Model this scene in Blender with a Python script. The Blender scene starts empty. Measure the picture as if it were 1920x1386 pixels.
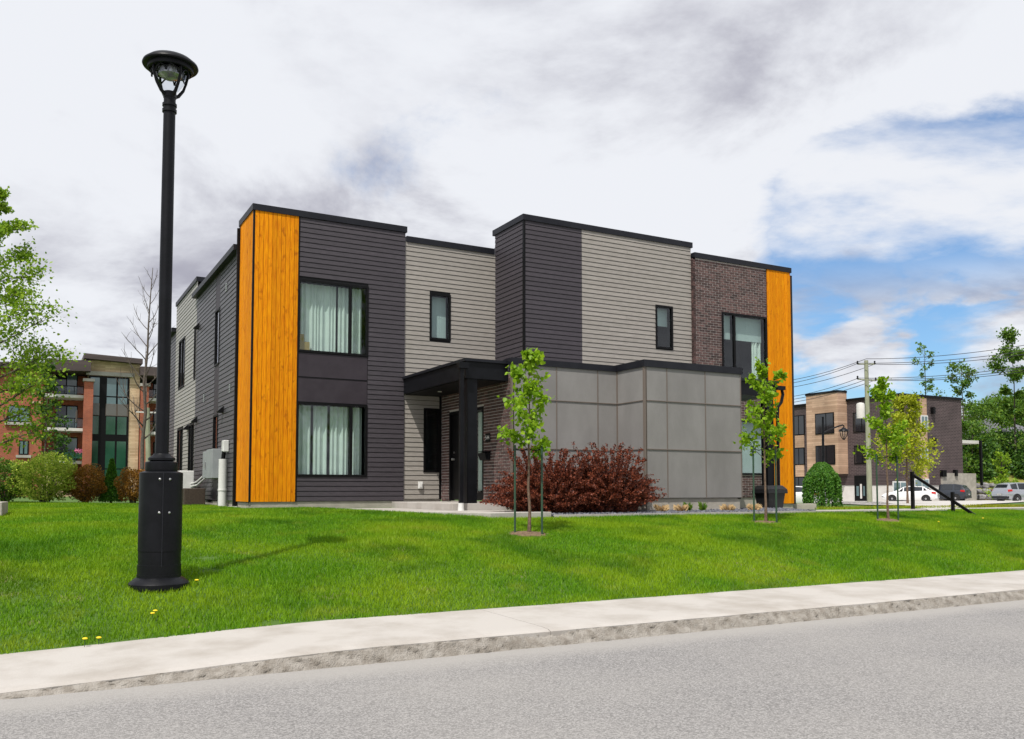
import bpy, bmesh, math, random
import numpy as np
from mathutils import Vector, Matrix
R=math.radians
# ---------------------------------------------------------------- camera
F=1660.; CX=960.; Y0=826.; YH=920.; CAMH=1.5          # pixels of the 1920x1386 photograph
PITCH=math.atan((YH-Y0)/F); YAW=math.atan2(4000-960,F)
scn=bpy.context.scene; col=scn.collection
cam=bpy.data.cameras.new('camera'); camo=bpy.data.objects.new('camera',cam); col.objects.link(camo)
cam.sensor_width=36; cam.lens=F/1920*36; cam.shift_y=(Y0-693)/1920; cam.clip_end=3000; cam.clip_start=.05
camo.location=(0,0,CAMH); camo.rotation_euler=(math.pi/2+PITCH,0,YAW-math.pi/2)
scn.camera=camo
# ---------------------------------------------------------------- sky
SUNDIR=Vector((-.46,-.395,1)).normalized()             # towards the sun
W=bpy.data.worlds.new('World'); scn.world=W; W.use_nodes=True
nt=W.node_tree; nt.nodes.clear(); N=nt.nodes.new; L=nt.links.new
def wmath(op,a,b=None,c=None,clamp=False):
    n=N('ShaderNodeMath'); n.operation=op; n.use_clamp=clamp
    for i,x in enumerate((a,b,c)):
        if x is None: continue
        if isinstance(x,(int,float)): n.inputs[i].default_value=x
        else: L(x,n.inputs[i])
    return n.outputs[0]
out=N('ShaderNodeOutputWorld'); bg=N('ShaderNodeBackground'); L(bg.outputs[0],out.inputs[0]); bg.inputs[1].default_value=1.0
sky=N('ShaderNodeTexSky'); sky.sky_type='NISHITA'; sky.sun_disc=False
sky.sun_elevation=math.asin(SUNDIR.z); sky.sun_rotation=math.atan2(SUNDIR.x,SUNDIR.y)
sky.air_density=1.1; sky.dust_density=.6; sky.ozone_density=2.0
tc=N('ShaderNodeTexCoord'); sep=N('ShaderNodeSeparateXYZ'); L(tc.outputs['Generated'],sep.inputs[0])
zz=wmath('ADD',wmath('MAXIMUM',sep.outputs[2],0.0),.22)
cmb=N('ShaderNodeCombineXYZ'); L(wmath('DIVIDE',sep.outputs[0],zz),cmb.inputs[0]); L(wmath('DIVIDE',sep.outputs[1],zz),cmb.inputs[1])
def wnoise(scale,detail,rough,off,dist=0.,src=None):
    m=N('ShaderNodeMapping'); L(src or cmb.outputs[0],m.inputs[0]); m.inputs['Location'].default_value=off
    n=N('ShaderNodeTexNoise'); n.inputs['Scale'].default_value=scale; n.inputs['Detail'].default_value=detail
    n.inputs['Roughness'].default_value=rough; n.inputs['Distortion'].default_value=dist; L(m.outputs[0],n.inputs['Vector']); return n.outputs['Fac']
def wramp(src,a,b,va=0.,vb=1.):
    n=N('ShaderNodeMapRange'); n.interpolation_type='SMOOTHSTEP'; L(src,n.inputs[0])
    for i,x in enumerate((a,b,va,vb)): n.inputs[1+i].default_value=x
    return n.outputs[0]
veil=wnoise(1.1,9,.6,(3.1,1.7,0),.4)
cum=wnoise(.85,10,.58,(7.3,2.2,4),.25)
shade=wnoise(1.25,8,.6,(1.5,9.2,2),.3)
# thinner cloud low in the sky down the street
bd=Vector((math.cos(YAW-.50),math.sin(YAW-.50),.19)).normalized()
dot=N('ShaderNodeVectorMath'); dot.operation='DOT_PRODUCT'; L(tc.outputs['Generated'],dot.inputs[0]); dot.inputs[1].default_value=bd
gap=wramp(dot.outputs['Value'],.95,.998,0,1)
veilc=wmath('SUBTRACT',veil,wmath('MULTIPLY',gap,.30))
dens=wramp(veilc,.25,.41)
cumd=wramp(wmath('SUBTRACT',cum,wmath('MULTIPLY',gap,.02)),.47,.60)
dens=wmath('MAXIMUM',dens,cumd,clamp=True)
# distant cumulus heaped along the horizon
mp2=N('ShaderNodeMapping'); L(tc.outputs['Generated'],mp2.inputs[0]); mp2.inputs['Scale'].default_value=(3.2,3.2,7.5); mp2.inputs['Location'].default_value=(1.3,.4,0)
low=wnoise(1.7,9,.52,(2.3,5.1,1.7),.15,mp2.outputs[0])
lowd=wmath('MULTIPLY',wramp(low,.47,.56),wmath('MULTIPLY',wramp(sep.outputs[2],.0,.03),wramp(sep.outputs[2],.17,.25,1,0)))
dens=wmath('MAXIMUM',dens,lowd,clamp=True)
ccol=N('ShaderNodeMix'); ccol.data_type='RGBA'; ccol.inputs[6].default_value=(.86,.88,.93,1); ccol.inputs[7].default_value=(.42,.42,.495,1)
L(wmath('MULTIPLY',wramp(shade,.44,.62),wramp(cum,.40,.56,.3,1)),ccol.inputs[0])
skm=N('ShaderNodeMix'); skm.data_type='RGBA'; skm.blend_type='MULTIPLY'; skm.inputs[0].default_value=1; L(sky.outputs[0],skm.inputs[6]); skm.inputs[7].default_value=(.088,.116,.142,1)
fin=N('ShaderNodeMix'); fin.data_type='RGBA'; L(dens,fin.inputs[0]); L(skm.outputs[2],fin.inputs[6]); L(ccol.outputs[2],fin.inputs[7])
L(fin.outputs[2],bg.inputs[0])
# ---------------------------------------------------------------- sun, exposure
sl=bpy.data.lights.new('sun','SUN'); sl.energy=4.4; sl.angle=R(.6); sl.color=(1,.95,.88)
so=bpy.data.objects.new('sun',sl); col.objects.link(so); so.rotation_euler=SUNDIR.to_track_quat('Z','Y').to_euler()
vs=scn.view_settings; vs.view_transform='Standard'; vs.look='None'; vs.gamma=1; vs.exposure=0.0
# ---------------------------------------------------------------- photo pixel -> place helpers
fw=np.array([math.cos(YAW),math.sin(YAW),0]); rt=np.array([math.sin(YAW),-math.cos(YAW),0]); up=np.array([0,0,1.])
cf=fw*math.cos(PITCH)+up*math.sin(PITCH); cu=-fw*math.sin(PITCH)+up*math.cos(PITCH); C0=np.array([0,0,CAMH])
def ray(x,y): return cf+rt*(x-CX)/F+cu*(Y0-y)/F
def on(ax,val,x,y):
    r=ray(x,y); return C0+r*((val-C0[ax])/r[ax])
def PU(val,x,y): return on(0,val,x,y)
def PV(val,x,y): return on(1,val,x,y)
def PD(d,x,y):
    r=ray(x,y); return C0+r*d/np.dot(r,fw)
# ground height: bank rising from the sidewalk, plateau at the house, falling gently to the right and far
_vl=np.array([0,8.9,9.0,9.8,10.67,12,13.5,15.1,18,20.8,30,60,400]); _zl=np.array([.14,.14,.15,.31,.47,.65,.83,.98,1.06,1.09,1.08,1.0,.8])
_zr=np.array([.14,.14,.15,.31,.47,.65,.83,.98,.95,.93,.78,.45,.2])
def ss(a,b,x):
    t=np.clip((np.asarray(x,float)-a)/(b-a),0,1); return t*t*(3-2*t)
def zwalk(u): return .15-.10*ss(3.,-.8,u)
def gz(u,v):
    u=np.asarray(u,float); v=np.asarray(v,float)
    def prof(zt): return sum(np.interp(v+o,_vl,_zl if zt==0 else _zr) for o in (-.25,0,.25))/3
    t=ss(11,19,u); z=prof(0)*(1-t)+prof(1)*t
    return z+(zwalk(u)-.15)*ss(11.5,9.0,v)
def PG(x,y):                                           # photo pixel on the ground
    r=ray(x,y); a=4.
    for d in np.arange(4,160,.1):
        p=C0+r*d
        if p[2]<=gz(p[0],p[1]): return p
    return C0+r*160
# ---------------------------------------------------------------- materials
MATS={}
def mat(name,c,rough=.7,c2=None,scale=4.,detail=4,bump=0.,bscale=None,metal=0.,spec=.5,isl=0.,stretch=(1,1,1),objrand=0.,ramp=(.35,.65)):
    m=bpy.data.materials.new(name); m.use_nodes=True; t=m.node_tree; b=t.nodes['Principled BSDF']
    b.inputs['Roughness'].default_value=rough; b.inputs['Metallic'].default_value=metal; b.inputs['Specular IOR Level'].default_value=spec
    b.inputs['Base Color'].default_value=(*c,1); n=t.nodes.new; l=t.links.new
    src=None
    co=n('ShaderNodeTexCoord'); mp=n('ShaderNodeMapping'); mp.inputs['Scale'].default_value=stretch; l(co.outputs['Object'],mp.inputs[0])
    if c2 is not None:
        no=n('ShaderNodeTexNoise'); no.inputs['Scale'].default_value=scale; no.inputs['Detail'].default_value=detail; no.inputs['Roughness'].default_value=.6; l(mp.outputs[0],no.inputs['Vector'])
        mr=n('ShaderNodeMapRange'); l(no.outputs['Fac'],mr.inputs[0]); mr.inputs[1].default_value=ramp[0]; mr.inputs[2].default_value=ramp[1]
        mx=n('ShaderNodeMix'); mx.data_type='RGBA'; l(mr.outputs[0],mx.inputs[0]); mx.inputs[6].default_value=(*c,1); mx.inputs[7].default_value=(*c2,1); src=mx.outputs[2]
    if isl or objrand:
        g=n('ShaderNodeNewGeometry') if isl else n('ShaderNodeObjectInfo')
        k=isl or objrand
        mr=n('ShaderNodeMapRange'); l(g.outputs['Random Per Island' if isl else 'Random'],mr.inputs[0]); mr.inputs[3].default_value=1-k; mr.inputs[4].default_value=1+k
        mx=n('ShaderNodeMix'); mx.data_type='RGBA'; mx.blend_type='MULTIPLY'; mx.inputs[0].default_value=1
        if src: l(src,mx.inputs[6])
        else: mx.inputs[6].default_value=(*c,1)
        cb=n('ShaderNodeCombineColor'); [l(mr.outputs[0],cb.inputs[i]) for i in range(3)]; l(cb.outputs[0],mx.inputs[7]); src=mx.outputs[2]
    if src: l(src,b.inputs['Base Color'])
    if bump:
        no=n('ShaderNodeTexNoise'); no.inputs['Scale'].default_value=bscale or scale*4; no.inputs['Detail'].default_value=5; l(mp.outputs[0],no.inputs['Vector'])
        bp=n('ShaderNodeBump'); bp.inputs['Strength'].default_value=bump; bp.inputs['Distance'].default_value=.02; l(no.outputs['Fac'],bp.inputs['Height']); l(bp.outputs[0],b.inputs['Normal'])
    MATS[name]=m; return m
def leafmat(name,c,c2,trans=.35,isl=.35,tc2=None):
    m=bpy.data.materials.new(name); m.use_nodes=True; t=m.node_tree; t.nodes.clear(); n=t.nodes.new; l=t.links.new
    o=n('ShaderNodeOutputMaterial'); g=n('ShaderNodeNewGeometry')
    mx=n('ShaderNodeMix'); mx.data_type='RGBA'; l(g.outputs['Random Per Island'],mx.inputs[0]); mx.inputs[6].default_value=(*c,1); mx.inputs[7].default_value=(*c2,1)
    d=n('ShaderNodeBsdfPrincipled'); d.inputs['Roughness'].default_value=.5; d.inputs['Specular IOR Level'].default_value=.3; l(mx.outputs[2],d.inputs['Base Color'])
    tr=n('ShaderNodeBsdfTranslucent'); l(mx.outputs[2],tr.inputs[0]); ms=n('ShaderNodeMixShader'); ms.inputs[0].default_value=trans
    l(d.outputs[0],ms.inputs[1]); l(tr.outputs[0],ms.inputs[2]); l(ms.outputs[0],o.inputs[0]); MATS[name]=m; return m
def glassmat(name,refl=.9,tint=(.84,.90,.88)):
    m=bpy.data.materials.new(name); m.use_nodes=True; t=m.node_tree; t.nodes.clear(); n=t.nodes.new; l=t.links.new
    o=n('ShaderNodeOutputMaterial'); fr=n('ShaderNodeFresnel'); fr.inputs[0].default_value=1.5
    mu=n('ShaderNodeMath'); mu.operation='MULTIPLY'; mu.inputs[1].default_value=refl*1.5; mu.use_clamp=True; gg=n('ShaderNodeNewGeometry'); bf=n('ShaderNodeMath'); bf.operation='SUBTRACT'; bf.inputs[0].default_value=1; l(gg.outputs['Backfacing'],bf.inputs[1]); m0=n('ShaderNodeMath'); m0.operation='MULTIPLY'; l(fr.outputs[0],m0.inputs[0]); l(bf.outputs[0],m0.inputs[1]); l(m0.outputs[0],mu.inputs[0])
    tb=n('ShaderNodeBsdfTransparent'); tb.inputs[0].default_value=(*tint,1); gb=n('ShaderNodeBsdfGlossy'); gb.inputs['Roughness'].default_value=.02; gb.inputs[0].default_value=(.95,.97,1,1)
    ms=n('ShaderNodeMixShader'); l(mu.outputs[0],ms.inputs[0]); l(tb.outputs[0],ms.inputs[1]); l(gb.outputs[0],ms.inputs[2]); l(ms.outputs[0],o.inputs[0]); MATS[name]=m; return m
def brickmat(name,c1,c2,mortar,scale=1.,w=.2,h=.067,axis='u',rough=.85,ms=.006):
    m=bpy.data.materials.new(name); m.use_nodes=True; t=m.node_tree; b=t.nodes['Principled BSDF']; b.inputs['Roughness'].default_value=rough; n=t.nodes.new; l=t.links.new
    co=n('ShaderNodeTexCoord'); s=n('ShaderNodeSeparateXYZ'); cb=n('ShaderNodeCombineXYZ'); l(co.outputs['Object'],s.inputs[0]); l(s.outputs[0 if axis=='u' else 1],cb.inputs[0]); l(s.outputs[2],cb.inputs[1])
    bt=n('ShaderNodeTexBrick'); l(cb.outputs[0],bt.inputs['Vector']); bt.inputs['Scale'].default_value=scale; bt.inputs['Brick Width'].default_value=w; bt.inputs['Row Height'].default_value=h; bt.inputs['Mortar Size'].default_value=ms
    bt.inputs['Color1'].default_value=(*c1,1); bt.inputs['Color2'].default_value=(*c2,1); bt.inputs['Mortar'].default_value=(*mortar,1)
    no=n('ShaderNodeTexNoise'); no.inputs['Scale'].default_value=.6; no.inputs['Detail'].default_value=5; l(co.outputs['Object'],no.inputs['Vector'])
    mr=n('ShaderNodeMapRange'); l(no.outputs['Fac'],mr.inputs[0]); mr.inputs[1].default_value=.3; mr.inputs[2].default_value=.7; mr.inputs[3].default_value=.75; mr.inputs[4].default_value=1.2
    c3=n('ShaderNodeCombineColor'); [l(mr.outputs[0],c3.inputs[i]) for i in range(3)]
    mx=n('ShaderNodeMix'); mx.data_type='RGBA'; mx.blend_type='MULTIPLY'; mx.inputs[0].default_value=1; l(bt.outputs[0],mx.inputs[6]); l(c3.outputs[0],mx.inputs[7]); l(mx.outputs[2],b.inputs['Base Color'])
    bp=n('ShaderNodeBump'); bp.inputs['Strength'].default_value=.5; bp.inputs['Distance'].default_value=.01; l(bt.outputs['Fac'],bp.inputs['Height']); bp.invert=True; l(bp.outputs[0],b.inputs['Normal']); MATS[name]=m; return m

mat('dark_siding',(.038,.032,.039),.6,(.054,.046,.055),7,3,.25,60,stretch=(1,1,8),objrand=.10)
mat('dark_siding_lit_side',(.060,.057,.064),.42,(.08,.077,.086),7,3,.25,60,stretch=(1,1,8),isl=.08)  # same dark siding, paler: the side wall's stronger light put into its colour
mat('grey_siding',(.275,.253,.225),.6,(.34,.315,.285),6,3,.25,60,stretch=(1,1,8),objrand=.06)
mat('grey_siding_lit_side',(.30,.288,.27),.45,(.36,.348,.325),6,3,.25,60,stretch=(1,1,8),isl=.06)  # paler copy of the grey siding, side wall brightness painted in
mat('flat_panel',(.034,.027,.034),.5,(.043,.035,.043),3,3,.1,40,spec=.3)
mat('sheathing',(.012,.012,.013),.9)  # near-black backing; seen through board gaps it stands in for shadow lines
mat('black_metal',(.004,.0045,.006),.42,(.007,.0075,.010),5,3,.05,30,spec=.2)
mat('cap_metal',(.010,.0105,.015),.45,(.015,.016,.021),3,3,spec=.25)
mat('trim_black',(.003,.003,.0035),.5,spec=.2)
mat('cement_panel',(.205,.197,.191),.6,(.25,.241,.234),1.6,7,.12,30,objrand=.05,stretch=(1,1,.5))
mat('joint_metal',(.16,.13,.11),.5)
mat('foundation',(.30,.28,.24),.85,(.42,.39,.34),2.5,7,.3,30)
mat('brick',(.058,.036,.034),.8,(.12,.065,.058),9,3,.3,50,isl=.45)
mat('mortar',(.50,.46,.43),.9,(.42,.38,.36),8,4)
mat('concrete',(.34,.31,.275),.85,(.45,.425,.395),1.6,9,.2,60,ramp=(.30,.58))
mat('kerb_rough',(.22,.195,.165),.95,(.36,.335,.30),11,9,.9,70,ramp=(.35,.65))
mat('slate_chip',(.075,.08,.10),.6,(.15,.155,.18),6,3,isl=.5)
mat('mulch',(.10,.06,.035),.95,(.22,.15,.09),18,5,.8,60)
mat('soil',(.06,.125,.012),.95,(.24,.19,.09),1.6,6,.5,50,ramp=(.60,.74))
mat('white_plastic',(.72,.72,.70),.45,(.62,.62,.6),3,3)
mat('grey_box',(.26,.28,.29),.5,(.31,.33,.34),2,3)
mat('wicker',(.03,.018,.012),.6,(.07,.045,.03),30,3,.8,60)
mat('steel',(.55,.55,.55),.3,metal=1.)
mat('curtain',(.86,.87,.84),.9,(.78,.80,.78),3,3)
mat('blind',(.62,.66,.68),.8)
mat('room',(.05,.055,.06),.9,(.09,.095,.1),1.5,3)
mat('box_tan',(.5,.32,.12),.8)
mat('bin_black',(.008,.008,.009),.5,(.013,.013,.015),6,3)
mat('stake_green',(.03,.07,.04),.5)
mat('bark',(.20,.13,.09),.9,(.10,.065,.045),20,4,.5,60)
mat('bark_grey',(.13,.105,.085),.9,(.07,.055,.045),10,5,.6,40)
mat('stem_red',(.07,.025,.02),.8)
mat('pole_wood',(.34,.36,.25),.9,(.24,.25,.17),3,6,.3,40,stretch=(4,4,.4))
mat('wire',(.03,.03,.035),.6)
mat('yellow_flower',(.85,.62,.01),.6)
mat('straw',(.60,.43,.22),.8,isl=.25)
mat('roof_brown',(.055,.04,.038),.7,(.085,.062,.06),.6,4,stretch=(.3,.3,6))
mat('roof_grey',(.10,.10,.115),.9,(.15,.15,.165),6,5)
mat('white_wall',(.66,.64,.61),.85,(.58,.56,.53),1.2,5)
mat('wood_clad',(.44,.28,.18),.6,(.30,.185,.115),1.1,6,stretch=(.25,.25,5.5),ramp=(.38,.62))
mat('stone_clad',(.62,.47,.30),.85,(.40,.28,.17),1.4,6,stretch=(1,1,5),ramp=(.35,.65))
mat('dark_glass',(.012,.016,.02),.06,spec=.9)
mat('green_glass',(.012,.06,.035),.08,(.03,.10,.06),.35,3,spec=.9)
mat('sky_glass',(.16,.24,.26),.06,(.09,.15,.16),.3,3,spec=.9)
mat('rock',(.13,.125,.13),.85,(.24,.23,.23),1.5,7,.8,8,objrand=.3)
mat('car_white',(.78,.78,.78),.2); mat('car_dark',(.035,.042,.055),.2); mat('car_silver',(.42,.44,.48),.22,metal=.5)
mat('tyre',(.012,.012,.012),.8); mat('rim',(.5,.5,.52),.3,metal=.8); mat('tail_red',(.55,.01,.01),.25); mat('chrome',(.6,.6,.6),.2,metal=1)
glassmat('pane'); glassmat('lamp_glass',.5,(.86,.88,.9))
brickmat('stone_course',(.64,.49,.32),(.46,.33,.20),(.30,.21,.13),1,.9,.15,'u'); brickmat('wood_board_v',(.56,.38,.265),(.42,.27,.18),(.16,.10,.07),1,3.2,.21,'v'); brickmat('wood_board_u',(.56,.38,.265),(.42,.27,.18),(.16,.10,.07),1,3.2,.21,'u')
brickmat('red_brick_u',(.40,.10,.045),(.30,.07,.035),(.36,.22,.16),1,.24,.08,'u'); brickmat('red_brick_v',(.40,.10,.045),(.30,.07,.035),(.36,.22,.16),1,.24,.08,'v')
brickmat('brown_brick_u',(.062,.042,.044),(.042,.029,.031),(.17,.13,.13),1,.42,.14,'u',ms=.014); brickmat('brown_brick_v',(.062,.042,.044),(.042,.029,.031),(.17,.13,.13),1,.42,.14,'v',ms=.014)
leafmat('leaf_lime',(.17,.34,.012),(.33,.50,.02),.45)
leafmat('leaf_maple',(.13,.27,.013),(.38,.54,.04),.42)
leafmat('leaf_gold',(.26,.34,.015),(.50,.52,.03),.4)
leafmat('leaf_dark',(.025,.085,.015),(.10,.20,.02),.3)
leafmat('leaf_mid',(.05,.15,.015),(.17,.28,.025),.35)
leafmat('leaf_weep',(.03,.13,.012),(.13,.30,.025),.3)
leafmat('leaf_red',(.065,.014,.009),(.31,.085,.042),.3)
leafmat('leaf_rust',(.19,.085,.012),(.45,.23,.035),.35)
leafmat('leaf_shrub',(.20,.35,.02),(.66,.74,.12),.4)
leafmat('leaf_cedar',(.04,.17,.02),(.17,.38,.035),.25)
# wood planks: amber stain with grain and knots
def woodmat():
    m=bpy.data.materials.new('amber_wood'); m.use_nodes=True; t=m.node_tree; b=t.nodes['Principled BSDF']; n=t.nodes.new; l=t.links.new
    b.inputs['Roughness'].default_value=.7; b.inputs['Specular IOR Level'].default_value=.12
    co=n('ShaderNodeTexCoord'); oi=n('ShaderNodeObjectInfo'); ad=n('ShaderNodeVectorMath'); ad.operation='ADD'; l(co.outputs['Object'],ad.inputs[0])
    cb=n('ShaderNodeCombineXYZ'); mu=n('ShaderNodeMath'); mu.operation='MULTIPLY'; mu.inputs[1].default_value=60; l(oi.outputs['Random'],mu.inputs[0]); l(mu.outputs[0],cb.inputs[2]); l(cb.outputs[0],ad.inputs[1])
    def noise(sc,st,det=5):
        mp=n('ShaderNodeMapping'); mp.inputs['Scale'].default_value=st; l(ad.outputs[0],mp.inputs[0]); x=n('ShaderNodeTexNoise'); x.inputs['Scale'].default_value=sc; x.inputs['Detail'].default_value=det; l(mp.outputs[0],x.inputs['Vector']); return x.outputs['Fac']
    def mr(s,a,b_,c=0,d=1):
        x=n('ShaderNodeMapRange'); l(s,x.inputs[0]); [setattr(x.inputs[i+1],'default_value',q) for i,q in enumerate((a,b_,c,d))]; return x.outputs[0]
    g=mr(noise(9,(5,5,.35)),.35,.7)
    k=mr(noise(6.5,(1.3,1.3,.8),3),.60,.74,0,.8)
    m1=n('ShaderNodeMix'); m1.data_type='RGBA'; l(g,m1.inputs[0]); m1.inputs[6].default_value=(.86,.325,.002,1); m1.inputs[7].default_value=(.62,.165,.002,1)
    m2=n('ShaderNodeMix'); m2.data_type='RGBA'; l(k,m2.inputs[0]); l(m1.outputs[2],m2.inputs[6]); m2.inputs[7].default_value=(.42,.11,.003,1)
    v=mr(oi.outputs['Random'],0,1,.86,1.08); c3=n('ShaderNodeCombineColor'); [l(v,c3.inputs[i]) for i in range(3)]
    m3=n('ShaderNodeMix'); m3.data_type='RGBA'; m3.blend_type='MULTIPLY'; m3.inputs[0].default_value=1; l(m2.outputs[2],m3.inputs[6]); l(c3.outputs[0],m3.inputs[7]); l(m3.outputs[2],b.inputs['Base Color']); MATS['amber_wood']=m
woodmat()
def asphaltmat(name,c1,c2,dust):
    m=bpy.data.materials.new(name); m.use_nodes=True; t=m.node_tree; b=t.nodes['Principled BSDF']; n=t.nodes.new; l=t.links.new; b.inputs['Roughness'].default_value=.9
    co=n('ShaderNodeTexCoord')
    vo=n('ShaderNodeTexVoronoi'); vo.inputs['Scale'].default_value=85; l(co.outputs['Object'],vo.inputs['Vector'])
    no=n('ShaderNodeTexNoise'); no.inputs['Scale'].default_value=95; no.inputs['Detail'].default_value=3; no.inputs['Roughness'].default_value=.6; l(co.outputs['Object'],no.inputs['Vector'])
    n2=n('ShaderNodeTexNoise'); n2.inputs['Scale'].default_value=.5; n2.inputs['Detail'].default_value=6; l(co.outputs['Object'],n2.inputs['Vector'])
    def mx(f,a,b_,typ='MIX'):
        x=n('ShaderNodeMix'); x.data_type='RGBA'; x.blend_type=typ
        l(f,x.inputs[0]) if not isinstance(f,float) else setattr(x.inputs[0],'default_value',f)
        for i,q in ((6,a),(7,b_)):
            if isinstance(q,tuple): x.inputs[i].default_value=(*q,1)
            else: l(q,x.inputs[i])
        return x.outputs[2]
    def mr(s,a,b_,c=0,d=1):
        x=n('ShaderNodeMapRange'); l(s,x.inputs[0]); [setattr(x.inputs[i+1],'default_value',q) for i,q in enumerate((a,b_,c,d))]; return x.outputs[0]
    sc=n('ShaderNodeSeparateColor'); l(vo.outputs['Color'],sc.inputs[0])
    a=mx(mr(sc.outputs[0],.1,.9),tuple(x*.8 for x in c1),tuple(min(1,x*1.12) for x in c2)); a=mx(mr(no.outputs['Fac'],.5,.68,0,.75),a,tuple(x*.42 for x in c1)); a=mx(mr(n2.outputs['Fac'],.35,.7,0,.35),a,dust)
    sx=n('ShaderNodeSeparateXYZ'); l(co.outputs['Object'],sx.inputs[0])
    n3=n('ShaderNodeTexNoise'); n3.inputs['Scale'].default_value=1.3; n3.inputs['Detail'].default_value=6; l(co.outputs['Object'],n3.inputs['Vector'])
    aa=n('ShaderNodeMath'); aa.operation='MULTIPLY_ADD'; l(n3.outputs['Fac'],aa.inputs[0]); aa.inputs[1].default_value=.5; l(sx.outputs[1],aa.inputs[2])
    a=mx(mr(aa.outputs[0],7.0,7.45,0,.75),a,dust)      # dusty gutter strip along the kerb
    l(a,b.inputs['Base Color'])
    bp=n('ShaderNodeBump'); bp.inputs['Strength'].default_value=.6; bp.inputs['Distance'].default_value=.008; l(no.outputs['Fac'],bp.inputs['Height']); l(bp.outputs[0],b.inputs['Normal']); MATS[name]=m
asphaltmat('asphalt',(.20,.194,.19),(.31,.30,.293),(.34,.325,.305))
def grassmat():
    m=bpy.data.materials.new('grass_blade'); m.use_nodes=True; t=m.node_tree; t.nodes.clear(); n=t.nodes.new; l=t.links.new
    o=n('ShaderNodeOutputMaterial'); co=n('ShaderNodeTexCoord'); at=n('ShaderNodeAttribute'); at.attribute_name='rnd'
    def noise(sc):
        x=n('ShaderNodeTexNoise'); x.inputs['Scale'].default_value=sc; x.inputs['Detail'].default_value=5; l(co.outputs['Object'],x.inputs['Vector']); return x.outputs['Fac']
    def mr(s,a,b_,c=0,d=1):
        x=n('ShaderNodeMapRange'); l(s,x.inputs[0]); [setattr(x.inputs[i+1],'default_value',q) for i,q in enumerate((a,b_,c,d))]; return x.outputs[0]
    def mx(f,a,b_):
        x=n('ShaderNodeMix'); x.data_type='RGBA'; l(f,x.inputs[0])
        for i,q in ((6,a),(7,b_)):
            if isinstance(q,tuple): x.inputs[i].default_value=(*q,1)
            else: l(q,x.inputs[i])
        return x.outputs[2]
    a=mx(at.outputs['Fac'],(.07,.22,.005),(.22,.43,.010))
    a=mx(mr(noise(.55),.42,.62,0,.75),a,(.31,.46,.012))
    a=mx(mr(noise(1.7),.56,.72,0,.55),a,(.34,.40,.03))
    a=mx(mr(noise(.9),.52,.68,0,.65),a,(.045,.16,.004))
    sx=n('ShaderNodeSeparateXYZ'); l(co.outputs['Object'],sx.inputs[0])
    far=n('ShaderNodeMath'); far.operation='ADD'; l(sx.outputs[1],far.inputs[0]); l(sx.outputs[0],far.inputs[1])
    a=mx(mr(far.outputs[0],38,44,0,.7),a,(.36,.30,.03))   # drier verge by the parking
    d=n('ShaderNodeBsdfPrincipled'); d.inputs['Roughness'].default_value=.5; d.inputs['Specular IOR Level'].default_value=.25; l(a,d.inputs['Base Color'])
    tr=n('ShaderNodeBsdfTranslucent'); l(a,tr.inputs[0]); ms=n('ShaderNodeMixShader'); ms.inputs[0].default_value=.4; l(d.outputs[0],ms.inputs[1]); l(tr.outputs[0],ms.inputs[2]); l(ms.outputs[0],o.inputs[0]); MATS['grass_blade']=m
grassmat()
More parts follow.
